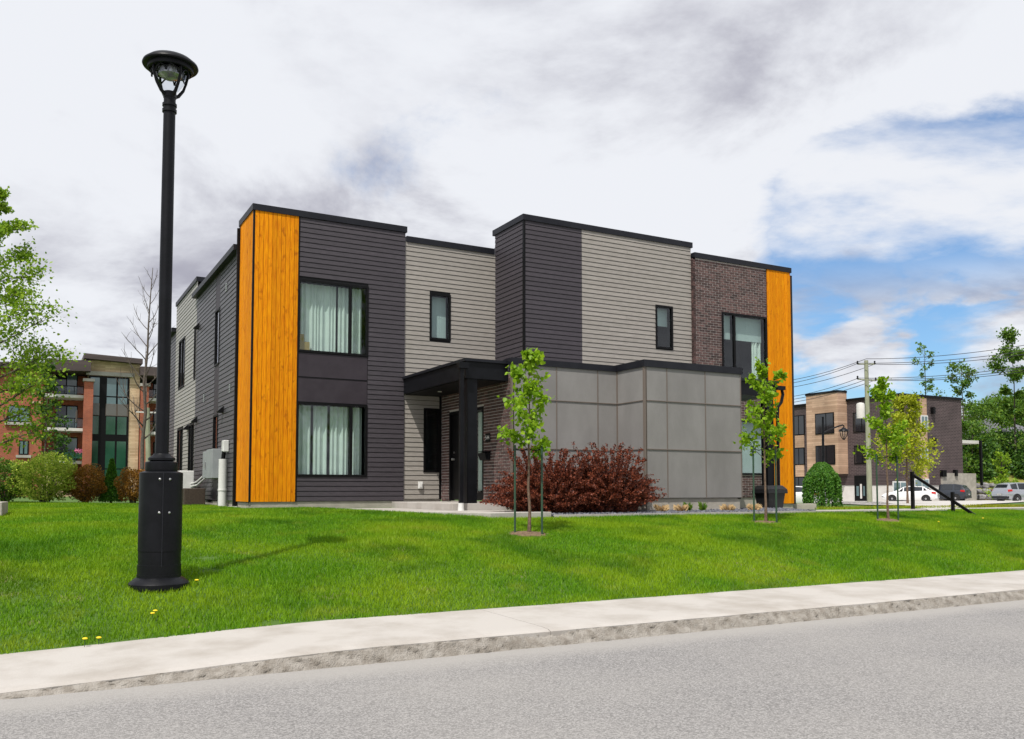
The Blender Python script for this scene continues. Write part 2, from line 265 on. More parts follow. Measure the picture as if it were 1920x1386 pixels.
# ---------------------------------------------------------------- mesh builder
class MB:
    def __init__(s): s.v=[]; s.f=[]
    def add(s,vs,fs):
        o=len(s.v); s.v+= [tuple(map(float,p)) for p in vs]; s.f+=[tuple(i+o for i in f) for f in fs]; return s
    def box(s,x0,x1,y0,y1,z0,z1):
        return s.add([(x0,y0,z0),(x1,y0,z0),(x1,y1,z0),(x0,y1,z0),(x0,y0,z1),(x1,y0,z1),(x1,y1,z1),(x0,y1,z1)],
            [(0,3,2,1),(4,5,6,7),(0,1,5,4),(1,2,6,5),(2,3,7,6),(3,0,4,7)])
    def prism(s,poly,z0,z1):
        n=len(poly); return s.add([(x,y,z0) for x,y in poly]+[(x,y,z1) for x,y in poly],[tuple(range(n-1,-1,-1)),tuple(range(n,2*n))]+[(i,(i+1)%n,(i+1)%n+n,i+n) for i in range(n)])
    def tube(s,pts,rad,n=8):
        pts=[Vector(p) for p in pts]; rs=rad if isinstance(rad,(list,tuple)) else [rad]*len(pts); o=len(s.v); prev=None
        for i,p in enumerate(pts):
            d=(pts[min(i+1,len(pts)-1)]-pts[max(i-1,0)]).normalized()
            a=Vector((0,0,1)) if abs(d.z)<.9 else Vector((1,0,0))
            x=d.cross(a).normalized() if prev is None else (prev-d*prev.dot(d)).normalized(); prev=x; y=d.cross(x)
            for k in range(n): q=p+(x*math.cos(2*math.pi*k/n)+y*math.sin(2*math.pi*k/n))*rs[i]; s.v.append(tuple(q))
        for i in range(len(pts)-1):
            for k in range(n): a=o+i*n+k; b=o+i*n+(k+1)%n; s.f.append((a,b,b+n,a+n))
        s.f.append(tuple(o+k for k in range(n-1,-1,-1))); s.f.append(tuple(o+(len(pts)-1)*n+k for k in range(n))); return s
    def lathe(s,prof,c=(0,0,0),n=24,cap=True):
        o=len(s.v)
        for r,z in prof:
            for k in range(n): s.v.append((c[0]+r*math.cos(2*math.pi*k/n),c[1]+r*math.sin(2*math.pi*k/n),c[2]+z))
        for i in range(len(prof)-1):
            for k in range(n): a=o+i*n+k; b=o+i*n+(k+1)%n; s.f.append((a,b,b+n,a+n))
        if cap: s.f.append(tuple(o+k for k in range(n-1,-1,-1))); s.f.append(tuple(o+(len(prof)-1)*n+k for k in range(n)))
        return s
    def build(s,name,m,parent=None,smooth=False,bevel=0,weld=False):
        me=bpy.data.meshes.new(name); me.from_pydata(s.v,[],s.f); me.update()
        if weld:
            bm=bmesh.new(); bm.from_mesh(me); bmesh.ops.remove_doubles(bm,verts=bm.verts,dist=1e-4); bm.to_mesh(me); bm.free()
        me.materials.append(MATS[m] if isinstance(m,str) else m)
        if smooth:
            for p in me.polygons: p.use_smooth=True
            if hasattr(me,'set_sharp_from_angle'): me.set_sharp_from_angle(angle=R(40))
        o=bpy.data.objects.new(name,me); col.objects.link(o); o.parent=parent
        if bevel:
            b=o.modifiers.new('bevel','BEVEL'); b.width=bevel; b.segments=2; b.limit_method='ANGLE'
        return o
def tag(o,label=None,cat=None,group=None,kind=None):
    if label: o['label']=label
    if cat: o['category']=cat
    if group: o['group']=group
    if kind: o['kind']=kind
    return o
def empty(name,label=None,cat=None,group=None,kind=None,loc=None):
    o=bpy.data.objects.new(name,None); o.empty_display_size=.2; col.objects.link(o)
    return tag(o,label,cat,group,kind)
def npmesh(name,verts,faces_n,idx,m,parent=None,attr=None,smooth=False):
    """verts (n,3); idx flat loops; faces_n loops per face (int)"""
    me=bpy.data.meshes.new(name); nv=len(verts); nl=len(idx); nf=nl//faces_n
    me.vertices.add(nv); me.vertices.foreach_set('co',np.asarray(verts,np.float32).ravel())
    me.loops.add(nl); me.loops.foreach_set('vertex_index',np.asarray(idx,np.int32))
    me.polygons.add(nf); me.polygons.foreach_set('loop_start',np.arange(0,nl,faces_n,dtype=np.int32)); me.polygons.foreach_set('loop_total',np.full(nf,faces_n,np.int32))
    if attr is not None:
        a=me.attributes.new('rnd','FLOAT','POINT'); a.data.foreach_set('value',np.asarray(attr,np.float32))
    me.update(calc_edges=True); me.validate()
    me.materials.append(MATS[m]); o=bpy.data.objects.new(name,me); col.objects.link(o); o.parent=parent; return o
rng=np.random.default_rng(7); random.seed(7)
LEAF_DIAMOND=(np.array([(0,0,0),(-.36,.5,.10),(0,1,-.06),(.36,.5,.10)]),[0,2,1, 0,3,2])
LEAF_HEART=(np.array([(0,0,0),(-.40,.22,.06),(-.38,.55,.05),(0,1.05,-.12),(.38,.55,.05),(.40,.22,.06),(0,.45,-.04)]),[0,6,1, 1,6,2, 2,6,3, 3,6,4, 4,6,5, 5,6,0])
def leaves(name,pos,size,m,parent=None,droop=.0,leaf=LEAF_DIAMOND,out=None,spread=1.):
    """a leaf at every position, random facing; out = preferred pointing directions"""
    n=len(pos); d=rng.normal(size=(n,3))*spread
    if out is not None: d+=out
    d[:,2]-=droop; d/=np.linalg.norm(d,axis=1)[:,None]+1e-9
    a=rng.normal(size=(n,3)); x=np.cross(d,a); x/=np.linalg.norm(x,axis=1)[:,None]+1e-9; z=np.cross(x,d)
    s=size*rng.uniform(.65,1.25,n); T,F_=leaf; k=len(T)
    v=pos[:,None,:]+s[:,None,None]*(T[None,:,0,None]*x[:,None,:]+T[None,:,1,None]*d[:,None,:]+T[None,:,2,None]*z[:,None,:])
    idx=(np.arange(n)[:,None]*k+np.array(F_)[None,:]).ravel()
    return npmesh(name,v.reshape(-1,3),3,idx,m,parent)
# ================================================================= SETTING
def sheet(name,us,vs,zf,m,kind='structure',parent=None):
    U_,V_=np.meshgrid(us,vs); Z_=zf(U_,V_); P=np.stack([U_,V_,Z_],-1).reshape(-1,3); nu=len(us); nv=len(vs)
    i=(np.arange(nv-1)[:,None]*nu+np.arange(nu-1)[None,:]).ravel(); idx=np.stack([i,i+1,i+1+nu,i+nu],1).ravel()
    o=npmesh(name,P,4,idx,m,parent)
    for p in o.data.polygons: p.use_smooth=True
    if kind and not parent: o['kind']=kind
    return o
sheet('road',np.linspace(-60,160,45),np.array([-60,-30,-15,-5,0,3,6,7.6]),lambda u,v:0*u,'asphalt')
us=np.concatenate([np.linspace(-300,-12,20),np.arange(-11.5,32,.5),np.linspace(33,90,40),np.linspace(95,600,30)])
vs_=np.concatenate([np.arange(8.6,24,.3),np.linspace(24.5,90,60),np.linspace(95,700,30)])
sheet('lawn',us,vs_,lambda u,v:gz(u,v)-.012,'soil')
# grass blades on the lawn in view
def grass(name,n,umin,umax,vmin,vmax,h,w,dens=None):
    u=rng.uniform(umin,umax,n); v=rng.uniform(vmin,vmax,n)
    keep=np.ones(n,bool)
    # not on paving, beds or the house
    keep&=~((u>4.3)&(v>20.6)); keep&=~((u>7.76-.36*(v-15.05))&(u<16.2)&(v>15.0)); keep&=~((u>15.9)&(v>15.2)&(v<16.5)); keep&=~((u>16)&(u<21)&(v>15))
    wob=.06*np.sin(u*3.1)+.04*np.sin(u*7.7+1)
    keep&=v>9.02+wob*.6
    for (a,b,r) in ((7.4,13.0,.32),(13.5,13.7,.30),(17.0,13.5,.28),(1.32,10.67,.22)): keep&=(((u-a)/1.25)**2+(v-b)**2)>r*r*rng.uniform(.5,1.1,n)
    for (a,b,r) in ((2.03,11.9,.15),(1.95,11.2,.12),(2.2,9.1,.10)): keep&=(((u-a)/1.5)**2+(v-b)**2)>r*r*rng.uniform(.2,1.3,n)
    u=u[keep]; v=v[keep]; n=len(u); z=gz(u,v)-.01
    hh=h*rng.uniform(.55,1.25,n)*(.85+.3*np.sin(u*1.3+2*np.sin(v*1.1))*.5); a=rng.uniform(0,2*np.pi,n); lean=rng.uniform(.1,.75,n); la=rng.uniform(0,2*np.pi,n)
    b0=np.stack([u-np.cos(a)*w,v-np.sin(a)*w,z],1); b1=np.stack([u+np.cos(a)*w,v+np.sin(a)*w,z],1); tp=np.stack([u+np.cos(la)*lean*hh,v+np.sin(la)*lean*hh,z+hh],1)
    P=np.stack([b0,b1,tp],1).reshape(-1,3); r=np.repeat(rng.uniform(0,1,n),3)
    return npmesh(name,P,3,np.arange(3*n),'grass_blade',attr=r)
g=grass('grass',560000,-4.5,24,9.0,15.3,.062,.0055); tag(g,'short bright green lawn grass on the bank beside the sidewalk','grass',kind='stuff')
g=grass('grass',210000,-5.5,8.0,15.25,24.5,.062,.0075); tag(g,'green lawn grass on the level ground before the left house corner','grass',kind='stuff')
g=grass('grass',80000,-9,4.4,24.5,37,.07,.012); tag(g,'green lawn grass between the house side and the garden shrubs','grass',kind='stuff')
g=grass('grass',260000,16,62,16.4,48,.09,.02); tag(g,'drier yellowish grass verge towards the parking lot','grass',kind='stuff')
# sidewalk with kerb
sw=empty('sidewalk',kind='structure')
def slab(u0,u1):
    n=max(2,int((u1-u0)/.4)); mb=MB(); A=[]
    uu=np.linspace(u0+.004,u1-.004,n)
    for i,u in enumerate(uu):
        z=float(zwalk(u)); ch=.018*math.sin(u*5.3)+.012*math.sin(u*13.1+1)
        A.append([(u,7.50+ch*.4,z-.025),(u,7.56+ch,z-.008),(u,7.66,z),(u,9.03,z+.012),(u,9.03,-.1),(u,7.50,-.1)])
    mb.v=[p for r in A for p in r]
    for i in range(n-1):
        for k in range(6): a=i*6+k; b=i*6+(k+1)%6; mb.f.append((a,a+6,b+6,b))
    mb.f.append(tuple(range(6))); mb.f.append(tuple((n-1)*6+k for k in range(5,-1,-1)))
    return mb.build('slab','concrete',sw)
edges=[-30,-22,-14,-6.2,4.52,12.5,20.3,28,36,46,60]
for a,b in zip(edges[:-1],edges[1:]): slab(a,b)
def kerb(u0,u1,step):
    uu=np.arange(u0,u1,step); k=7; P=[]
    for j in range(k):
        t=j/(k-1); zt=zwalk(uu)-.022
        rough=.012*np.sin(uu*23+j*2.1)*np.sin(uu*9.3+j)+rng.normal(0,.006,len(uu))
        wear=.02*np.clip(np.sin(uu*1.7)+np.sin(uu*4.1+2),0,2)*(t>.6)
        P.append(np.stack([uu,7.40+.085*t+rough+wear,-.01+(zt+.01)*t-(.012*np.abs(np.sin(uu*6.7))*(t>.9))],1))
    P=np.stack(P,1).reshape(-1,3); n=len(uu)
    i=(np.arange(n-1)[:,None]*k+np.arange(k-1)[None,:]).ravel(); idx=np.stack([i,i+k,i+k+1,i+1],1).ravel()
    return npmesh('kerb_face',P,4,idx,'kerb_rough',sw)
kerb(-12,30,.03)
# dandelions
for i,(x,y) in enumerate([(303,1112),(319,1108),(368,1101),(285,1165),(290,1160),(158,1214),(184,1212),(1190+570,985),(1843,978)]):
    p=PG(x,y); f=empty('dandelion','yellow dandelion flower '+('just before the lamp base','before the lamp base, right of its neighbour','right of the lamp base','nearer the sidewalk below the lamp','beside the one nearer the sidewalk below the lamp','at the sidewalk edge, leftmost','at the sidewalk edge, second from left','in the grass near the handrail','in the grass at the far right')[i],'flower','dandelions in the lawn'); h=.07
    st=MB().tube([(p[0],p[1],p[2]-.02),(p[0]+.004,p[1],p[2]+h)],.0025,5).build('stem','stake_green',f)
    MB().lathe([(.004,0),(.021,.004),(.024,.010),(.016,.017),(.003,.019)],(p[0]+.004,p[1],p[2]+h),10).build('flower_head','yellow_flower',f)
# draped flat surfaces at the right
def draped(name,pts,m,dz):
    """paved area following the ground: polygon cut into small triangles laid on the terrain"""
    pp=[PG(x,y) for x,y in pts]; bm=bmesh.new(); f=bm.faces.new([bm.verts.new((p[0],p[1],0)) for p in pp])
    bmesh.ops.triangulate(bm,faces=bm.faces[:])
    for _ in range(4): bmesh.ops.subdivide_edges(bm,edges=[e for e in bm.edges if e.calc_length()>1.2],cuts=1); bmesh.ops.triangulate(bm,faces=bm.faces[:])
    for v_ in bm.verts: v_.co.z=float(gz(v_.co.x,v_.co.y))+dz
    bmesh.ops.recalc_face_normals(bm,faces=bm.faces)
    if sum(f.normal.z for f in bm.faces)<0: bmesh.ops.reverse_faces(bm,faces=bm.faces[:])
    me=bpy.data.meshes.new(name); bm.to_mesh(me); bm.free(); me.materials.append(MATS[m]); o=bpy.data.objects.new(name,me); col.objects.link(o); o['kind']='structure'; return o
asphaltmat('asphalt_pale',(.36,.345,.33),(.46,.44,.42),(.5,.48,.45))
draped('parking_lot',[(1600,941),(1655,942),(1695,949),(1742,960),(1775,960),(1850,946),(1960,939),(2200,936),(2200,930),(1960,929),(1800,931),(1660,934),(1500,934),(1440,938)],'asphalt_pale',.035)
pth=MB(); uu=np.linspace(15.6,44,40)
for a,b in zip(uu[:-1],uu[1:]):
    pth.add([(a,15.3,gz(a,15.3)+.03),(b,15.3,gz(b,15.3)+.03),(b,16.4,gz(b,16.4)+.03),(a,16.4,gz(a,16.4)+.03),(a,15.3,gz(a,15.3)-.1),(b,15.3,gz(b,15.3)-.1)],[(0,1,2,3),(4,5,1,0)])
tag(pth.build('path','concrete'),kind='structure')
# ================================================================= MAIN HOUSE
house=empty('townhouse','modern two-storey townhouse with amber wood corners, dark and grey lap siding','house')
def wallrects(a0,a1,z0,z1,holes):
    xs=sorted({a0,a1,*[h[0] for h in holes],*[h[1] for h in holes]}); zs=sorted({z0,z1,*[h[2] for h in holes],*[h[3] for h in holes]}); r=[]
    xs=[x for x in xs if a0<=x<=a1]; zs=[z for z in zs if z0<=z<=z1]
    for i in range(len(xs)-1):
        for j in range(len(zs)-1):
            cx=(xs[i]+xs[i+1])/2; cz=(zs[j]+zs[j+1])/2
            if not any(h[0]<cx<h[1] and h[2]<cz<h[3] for h in holes): r.append((xs[i],xs[i+1],zs[j],zs[j+1]))
    return r
def bx(mb,face,c,a0,a1,z0,z1,d0,d1):
    """box on a wall: face 'v' (front, plane v=c, outward -v) or 'u' (left, plane u=c, outward -u); d0..d1 = outward distances"""
    if face=='v': return mb.box(a0,a1,c-d1,c-d0,z0,z1)
    return mb.box(c-d1,c-d0,a0,a1,z0,z1)
def sheathing(face,c,a0,a1,z0,z1,holes=()):
    sh=MB()
    for r in wallrects(a0,a1,z0,z1,list(holes)): bx(sh,face,c,*r,-.10,0)
    if sh.v: sh.build('wall','sheathing',house,weld=True)
PITCHB=.1195
def courses(face,c,a0,a1,z0,z1,holes,m,joined=None,joints=False):
    sheathing(face,c,a0,a1,z0,z1,holes); k=0; z=z0
    while z<z1-.01:
        zt=min(z+PITCHB,z1); segs=[(a0,a1)]
        for h in holes:
            if h[2]<z+PITCHB*.55 and h[3]>z+PITCHB*.45:
                ns=[]
                for s in segs:
                    if h[1]<=s[0] or h[0]>=s[1]: ns.append(s); continue
                    if h[0]>s[0]: ns.append((s[0],h[0]))
                    if h[1]<s[1]: ns.append((h[1],s[1]))
                segs=ns
        if joints and k%3==0:
            ns=[]
            for s in segs:
                if s[1]-s[0]>2.2: q=s[0]+(s[1]-s[0])*random.uniform(.25,.75); ns+=[(s[0],q-.002),(q+.002,s[1])]
                else: ns.append(s)
            segs=ns
        for (p,q) in segs:
            if q-p<.02: continue
            mb=joined if joined is not None else MB()
            zb=z+.0125
            if face=='v': V8=[(p,c-.001,zb),(q,c-.001,zb),(q,c-.021,zb),(p,c-.021,zb),(p,c-.001,zt),(q,c-.001,zt),(q,c-.010,zt),(p,c-.010,zt)]
            else: V8=[(c-.001,p,zb),(c-.001,q,zb),(c-.021,q,zb),(c-.021,p,zb),(c-.001,p,zt),(c-.001,q,zt),(c-.010,q,zt),(c-.010,p,zt)]
            mb.add(V8,[(0,1,2,3),(4,7,6,5),(2,1,5,6),(3,2,6,7),(0,3,7,4),(1,0,4,5)])
            if joined is None: mb.build('siding_board',m,house)
        z+=PITCHB; k+=1
def window(face,c,a0,a1,z0,z1,splits=(),curtain=None,fr=.055,label=None,depth=.035,transom=None):
    mb=MB(); d0,d1=-.05,depth
    for r in ((a0,a1,z1-fr,z1),(a0,a1,z0,z0+fr),(a0,a0+fr,z0+fr,z1-fr),(a1-fr,a1,z0+fr,z1-fr)): bx(mb,face,c,*r,d0,d1)
    xs=[a0+fr]+[x for s in splits for x in (s-fr*.6,s+fr*.6)]+[a1-fr]
    for s in splits: bx(mb,face,c,s-fr*.6,s+fr*.6,z0+fr,z1-fr,d0,d1-.004)
    w=mb.build('window','trim_black',house)
    if label: w['label']=label
    for i in range(0,len(xs),2): bx(MB(),face,c,xs[i],xs[i+1],z0+fr,z1-fr,-.012,-.004).build('pane','pane',w)
    mb=MB(); bx(mb,face,c,a0-.1,a1+.1,z0-.05,z0-.012,0,.045); 
    # room lining behind the glass (open towards the window)
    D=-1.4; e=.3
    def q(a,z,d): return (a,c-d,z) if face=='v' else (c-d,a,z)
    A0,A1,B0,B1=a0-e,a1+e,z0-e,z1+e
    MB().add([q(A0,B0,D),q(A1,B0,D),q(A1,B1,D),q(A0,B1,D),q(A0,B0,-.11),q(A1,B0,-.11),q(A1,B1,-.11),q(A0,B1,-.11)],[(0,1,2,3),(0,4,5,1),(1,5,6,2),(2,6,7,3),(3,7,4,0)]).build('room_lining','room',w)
    if curtain:
        for (p0,p1,q0,q1,m,amp) in curtain:       # fractions of width and height
            n=max(8,int((p1-p0)*(a1-a0)*60)); vs=[];fs=[]
            for i in range(n+1):
                a=a0+fr+(a1-a0-2*fr)*(p0+(p1-p0)*i/n); d=-.16-amp*(1+math.sin(i*.95+2*math.sin(i*.23)))
                vs+=[q(a,z0+fr+(z1-z0-2*fr)*q0,d),q(a,z0+fr+(z1-z0-2*fr)*q1,d)]
            fs=[(2*i,2*i+2,2*i+3,2*i+1) for i in range(n)]
            MB().add(vs,fs).build('curtain' if amp>.005 else 'blind',m,w,smooth=amp>.005)
    return w
VA=20.80; VB=20.83; VT=19.28; VBR=19.20; UL=4.48; P1=17.03; P2=15.98; UB=9.30
# --- left front volume
WH1=(5.53,7.29,4.80,6.56); WH2=(5.53,7.29,1.83,3.60); PAN=(5.53,7.29,3.60,4.80)
courses('v',VA,5.56,8.26,1.24,8.07,[(5.53,7.29,1.83,6.56)],'dark_siding')
sheathing('v',VA,5.53,7.29,3.60,4.80)
CUR=[(0,.50,0,1,'curtain',.035),(.54,1,0,1,'curtain',.035)]
window('v',VA,*WH1,splits=(6.83,),curtain=[(0.02,.58,0,1,'curtain',.03),(.60,.98,0,1,'curtain',.03)],label='upper black-framed window with white curtains beside the amber wood corner')
window('v',VA,*WH2,splits=(6.88,),curtain=[(0,.22,0,1,'curtain',.04),(.25,.47,0,1,'curtain',.04),(.5,.78,0,1,'curtain',.04),(.84,1,0,1,'curtain',.04)],label='ground floor black-framed window with pleated white curtains')
for z0,z1 in ((4.215,4.785),(3.615,4.195)): bx(MB(),'v',VA,5.56,7.275,z0,z1,.001,.014).build('flat_panel','flat_panel',house)
bx(MB(),'v',VA,5.56,7.275,4.195,4.215,.001,.024).build('panel_trim','trim_black',house)
# amber planks: front corner, left return, right end
def planks(face,c,a0,a1,z0,z1,n):
    sheathing(face,c,a0,a1,z0,z1); w=(a1-a0)/n
    for i in range(n): bx(MB(),face,c,a0+i*w+.004,a0+(i+1)*w-.004,z0,z1,.001,.022+random.uniform(-.002,.002)).build('plank','amber_wood',house)
planks('v',VA,4.50,5.53,1.24,8.07,10); planks('u',UL,20.82,22.20,1.24,8.07,13); planks('v',VBR,19.10,20.05,1.12,8.08,8)
sheathing('u',20.05-.0,VBR,VBR+3,1.1,8.0)
for q in ((UL-.024,UL+.018,VA-.024,VA+.018,1.24,8.07),(UL-.03,UL+.02,22.20,22.33,1.1,8.12),(5.53,5.56,VA-.026,VA-.002,1.24,8.07)): MB().box(*q).build('corner_trim','trim_black',house)
# --- recessed grey wall
courses('v',VB,8.27,10.87,4.25,7.84,[(8.95,9.54,5.38,6.59)],'grey_siding')
courses('v',VB,8.27,9.25,1.28,4.25,[(8.80,9.25,1.96,3.60)],'grey_siding')
window('v',VB,8.95,9.54,5.38,6.59,curtain=[(0,1,.0,1,'blind',.001)],label='narrow upper window in the recessed grey siding')
window('v',VB,8.80,9.25,1.96,3.60,label='tall narrow window beside the front door')
MB().box(9.235,9.30,VB-.03,VB-.001,1.28,3.95).build('corner_trim','trim_black',house)
# --- tall middle volume
courses('v',VT,10.90,12.61,4.30,8.36,[],'dark_siding')
courses('u',10.87,19.31,VB,4.30,8.36,[],'dark_siding')
courses('v',VT,12.61,16.28,4.30,8.36,[(15.01,15.61,5.40,6.61)],'grey_siding',joints=True)
window('v',VT,15.01,15.61,5.40,6.61,curtain=[(0,1,.55,1,'blind',.001)],label='narrow upper window in the tall grey siding wall')
MB().box(10.846,10.90,VT-.026,VT+.03,4.3,8.36).build('corner_trim','trim_black',house)
sheathing('u',16.28-.10,VT,VB,4.3,8.36)
# --- bricks
brickmb=MB()
def bricks(face,c,a0,a1,z0,z1,holes):
    mo=MB()
    for r in wallrects(a0,a1,z0,z1,holes): bx(mo,face,c,*r,-.09,.0)
    mo.build('mortar_wall','mortar',house,weld=True)
    L_,Hh,J=.192,.056,.015; z=z0; row=0
    while z+Hh<=z1+.02:
        a=a0-(L_+J)*.5*(row%2)
        while a<a1:
            segs=[(max(a,a0),min(a+L_,a1))]
            for h in holes:
                if h[2]<z+Hh and h[3]>z:
                    ns=[]
                    for s in segs:
                        if h[1]<=s[0] or h[0]>=s[1]: ns.append(s)
                        else:
                            if h[0]>s[0]: ns.append((s[0],h[0]))
                            if h[1]<s[1]: ns.append((h[1],s[1]))
                    segs=ns
            for s in segs:
                if s[1]-s[0]>.025: bx(brickmb,face,c,s[0],s[1],z,min(z+Hh,z1),.0005,.007+random.uniform(-.0015,.0015))
            a+=L_+J
        z+=Hh+J; row+=1
RW=(17.33,19.06,4.70,6.62); RW2=(17.33,19.06,1.95,3.55)
bricks('v',VBR,16.30,19.08,1.30,8.08,[RW,RW2])
bricks('u',16.30,VBR,VBR+.10,4.3,8.08,[])
BR=[(x,y) for x,y in ((0,0),)]
d_a=PU(UB,907,800)[1]; d_b=PU(UB,843,800)[1]           # door opening along v
bricks('u',UB,P1+.03,VB-.03,1.25,4.12,[(d_a,d_b,1.25,3.47)])
tag(brickmb.build('brickwork','brick',house),kind='stuff')
window('v',VBR,*RW,splits=(17.80,),curtain=[(0,.25,.62,1,'blind',.001),(.31,1,.62,1,'blind',.001),(.78,.98,0,.62,'curtain',.03)],label='wide upper window with half-lowered blind in the brown brick')
window('v',VBR,*RW2,splits=(17.95,),curtain=[(0,1,0,1,'blind',.001)],label='ground floor window with white blind behind the staked tree')
# --- front door in the brick side wall
dr=MB()
for r in ((d_a,d_b,3.40,3.47),(d_a,d_a+.06,1.25,3.40),(d_b-.06,d_b,1.25,3.40)): bx(dr,'u',UB,*r,-.12,.012)
sd=d_a+(d_b-d_a)*.40
bx(dr,'u',UB,sd-.05,sd+.05,1.25,3.40,-.12,.010)
door=dr.build('door','trim_black',house)
mb=MB(); bx(mb,'u',UB,sd+.05,d_b-.06,1.27,3.40,-.09,-.045); leafd=mb.build('door_leaf','trim_black',door)
mb=MB(); bx(mb,'u',UB,sd+.14,sd+.27,1.55,3.10,-.044,-.040); mb.build('door_glass','sky_glass',door)
mb=MB(); bx(mb,'u',UB,d_a+.06,sd-.05,1.45,3.38,-.07,-.06); mb.build('sidelight','pane',door)
mb=MB(); bx(mb,'u',UB,d_a+.0,sd,1.27,1.45,-.09,-.05); mb.build('sidelight_panel','trim_black',door)
mb=MB(); bx(mb,'u',UB,d_a+.10,sd-.10,1.5,3.38,-.20,-.19); mb.build('sidelight_curtain','curtain',door)
mb=MB(); hv=d_b-.20; mb.lathe([(.028,0),(.03,.02),(.012,.03),(.03,.05),(.032,.07),(.01,.085)],(0,0,0),12); 
for v_ in range(len(mb.v)): x,y,z=mb.v[v_]; mb.v[v_]=(UB+.045-z-.0,hv+x,2.28+y)
mb.build('door_handle','steel',door); mb=MB(); mb.lathe([(.025,0),(.025,.02)],(0,0,0),12)
for v_ in range(len(mb.v)): x,y,z=mb.v[v_]; mb.v[v_]=(UB+.045-z,hv+x,2.45+y)
mb.build('deadbolt','steel',door)
# --- low panelled block
def panels(face,c,cols,rows,holes=()):
    sheathing(face,c,cols[0],cols[-1],rows[0],rows[-1])
    for i in range(len(cols)-1):
        for j in range(len(rows)-1): bx(MB(),face,c,cols[i]+.006,cols[i+1]-.006,rows[j]+.006,rows[j+1]-.006,.001,.012).build('cement_panel','cement_panel',house)
    for a in cols: bx(jm,face,c,a-.012,a+.012,rows[0],rows[-1],.0135,.022)
    for z in rows[1:-1]: bx(jm,face,c,cols[0],cols[-1],z-.009,z+.009,.0125,.030)
jm=MB(); ROWS=(1.33,2.43,3.53,4.30)
panels('v',P1,(9.33,10.44,11.56,12.10),ROWS); panels('u',12.13,(P2+.03,P1-.02),ROWS); panels('v',P2,(12.16,12.75,13.88,14.98),ROWS); panels('u',UB,(P1-.0,P1+.03),ROWS)
jm.box(12.10,12.16,P2-.022,P2+.03,1.33,4.30); jm.box(9.28,9.335,P1-.022,P1+.0,1.33,4.30)
jm.build('panel_joint','joint_metal',house)
# --- foundations, roofs, hidden faces
for q in ((UL+.03,8.26,VA+.005,VA+.2,.7,1.24),(UL+.02,UL+.2,VA+.2,36,.7,1.22),(8.26,9.3,VB+.01,VB+.2,.7,1.28),(9.36,12.10,P1+.03,P1+.2,.7,1.33),(12.19,14.95,P2+.03,P2+.2,.7,1.33),(12.17,12.3,P2+.2,P1+.03,.7,1.33),(15.0,20.04,VBR+.02,VBR+.25,.6,1.30),(UB+.02,UB+.2,P1+.2,VB,.7,1.25)): MB().box(*q).build('foundation','foundation',house)
sheathing('v',VB,8.26,8.27,1.3,7.9)
for q in ((UL+.12,8.2,VA+.12,28.6,7.35,7.55),(8.2,10.9,VB+.12,36,7.4,7.6),(10.99,16.2,VT+.12,36,7.9,8.1),(16.2,20.0,VBR+.12,36,7.5,7.7),(9.42,12.2,P1+.12,VB,4.1,4.24),(12.25,14.9,P2+.12,VT,4.1,4.24),(UL+.12,8.2,28.6,33,7.7,7.9)): MB().box(*q).build('roof','roof_grey',house)
for q in ((14.88,14.98,P2+.03,VT,1.3,4.3),(19.95,20.04,VBR+.1,36,1.1,8.0),(UL+.1,20.0,35.9,36,1.1,7.6)): MB().box(*q).build('rear_wall','sheathing',house)
# parapet caps
def capv(u0,u1,v,zt,h=.15,ov=.045,back=.3): MB().box(u0,u1,v-ov,v+back,zt-h,zt).build('parapet_cap','cap_metal',house)
def capu(v0,v1,u,zt,h=.15,ov=.045,back=.3): MB().box(u-ov,u+back,v0,v1,zt-h,zt).build('parapet_cap','cap_metal',house)
capv(UL-.045,8.30,VA,8.21); capu(VA+.3,22.33,UL,8.21); capv(8.302,10.82,VB,7.98); capv(10.825,16.33,VT,8.51); capu(VT+.3,VB+.1,10.87,8.51); capv(16.332,20.09,VBR,8.22)
capv(UB-.045,12.08,P1,4.43,.14); capv(12.085,15.03,P2,4.45,.16); capu(P2+.3,P1+.25,12.13,4.448,.155)
# --- canopy with column
cn=MB(); cn.box(8.24,9.28,17.18,VB-.03,3.93,4.30); can=cn.build('canopy','black_metal',house)
MB().box(8.20,9.28,17.13,VB-.035,4.301,4.36).build('canopy_cap','cap_metal',can)
MB().box(8.30,9.25,17.25,VB-.05,3.915,3.929).build('soffit','trim_black',can)
for v_ in (18.3,19.7): MB().lathe([(.05,0),(.05,.012)],(8.75,v_,3.90),16).build('soffit_light','white_plastic',can)
MB().box(8.30,8.54,17.22,17.44,1.18,3.93).build('column','black_metal',house)
sp=MB(); sp.box(8.06,8.14,17.06,17.14,1.20,4.20); sp.box(8.02,8.24,17.02,17.17,4.12,4.25); dsp=sp.build('downspout','black_metal',house)
MB().lathe([(.07,0),(.06,.16)],(8.10,17.10,1.075),12).build('drain_collar','white_plastic',dsp)
# right-hand entrance canopy
cn=MB(); cn.box(15.05,16.65,16.45,VBR-.03,3.88,4.22); c2=cn.build('canopy','black_metal',house); MB().box(15.04,16.70,16.40,VBR-.035,4.221,4.28).build('canopy_cap','cap_metal',c2)
MB().box(16.36,16.58,16.50,16.72,1.1,3.88).build('column','black_metal',house)
sp=MB(); sp.tube([(16.66,16.44,4.1),(16.82,16.44,4.1),(16.86,16.44,3.95),(16.80,16.44,3.75),(16.68,16.44,3.62),(16.66,16.44,3.4),(16.66,16.44,1.1)],.04,8); sp.box(16.62,16.9,16.38,16.5,4.06,4.16); sp.build('downspout','black_metal',house)
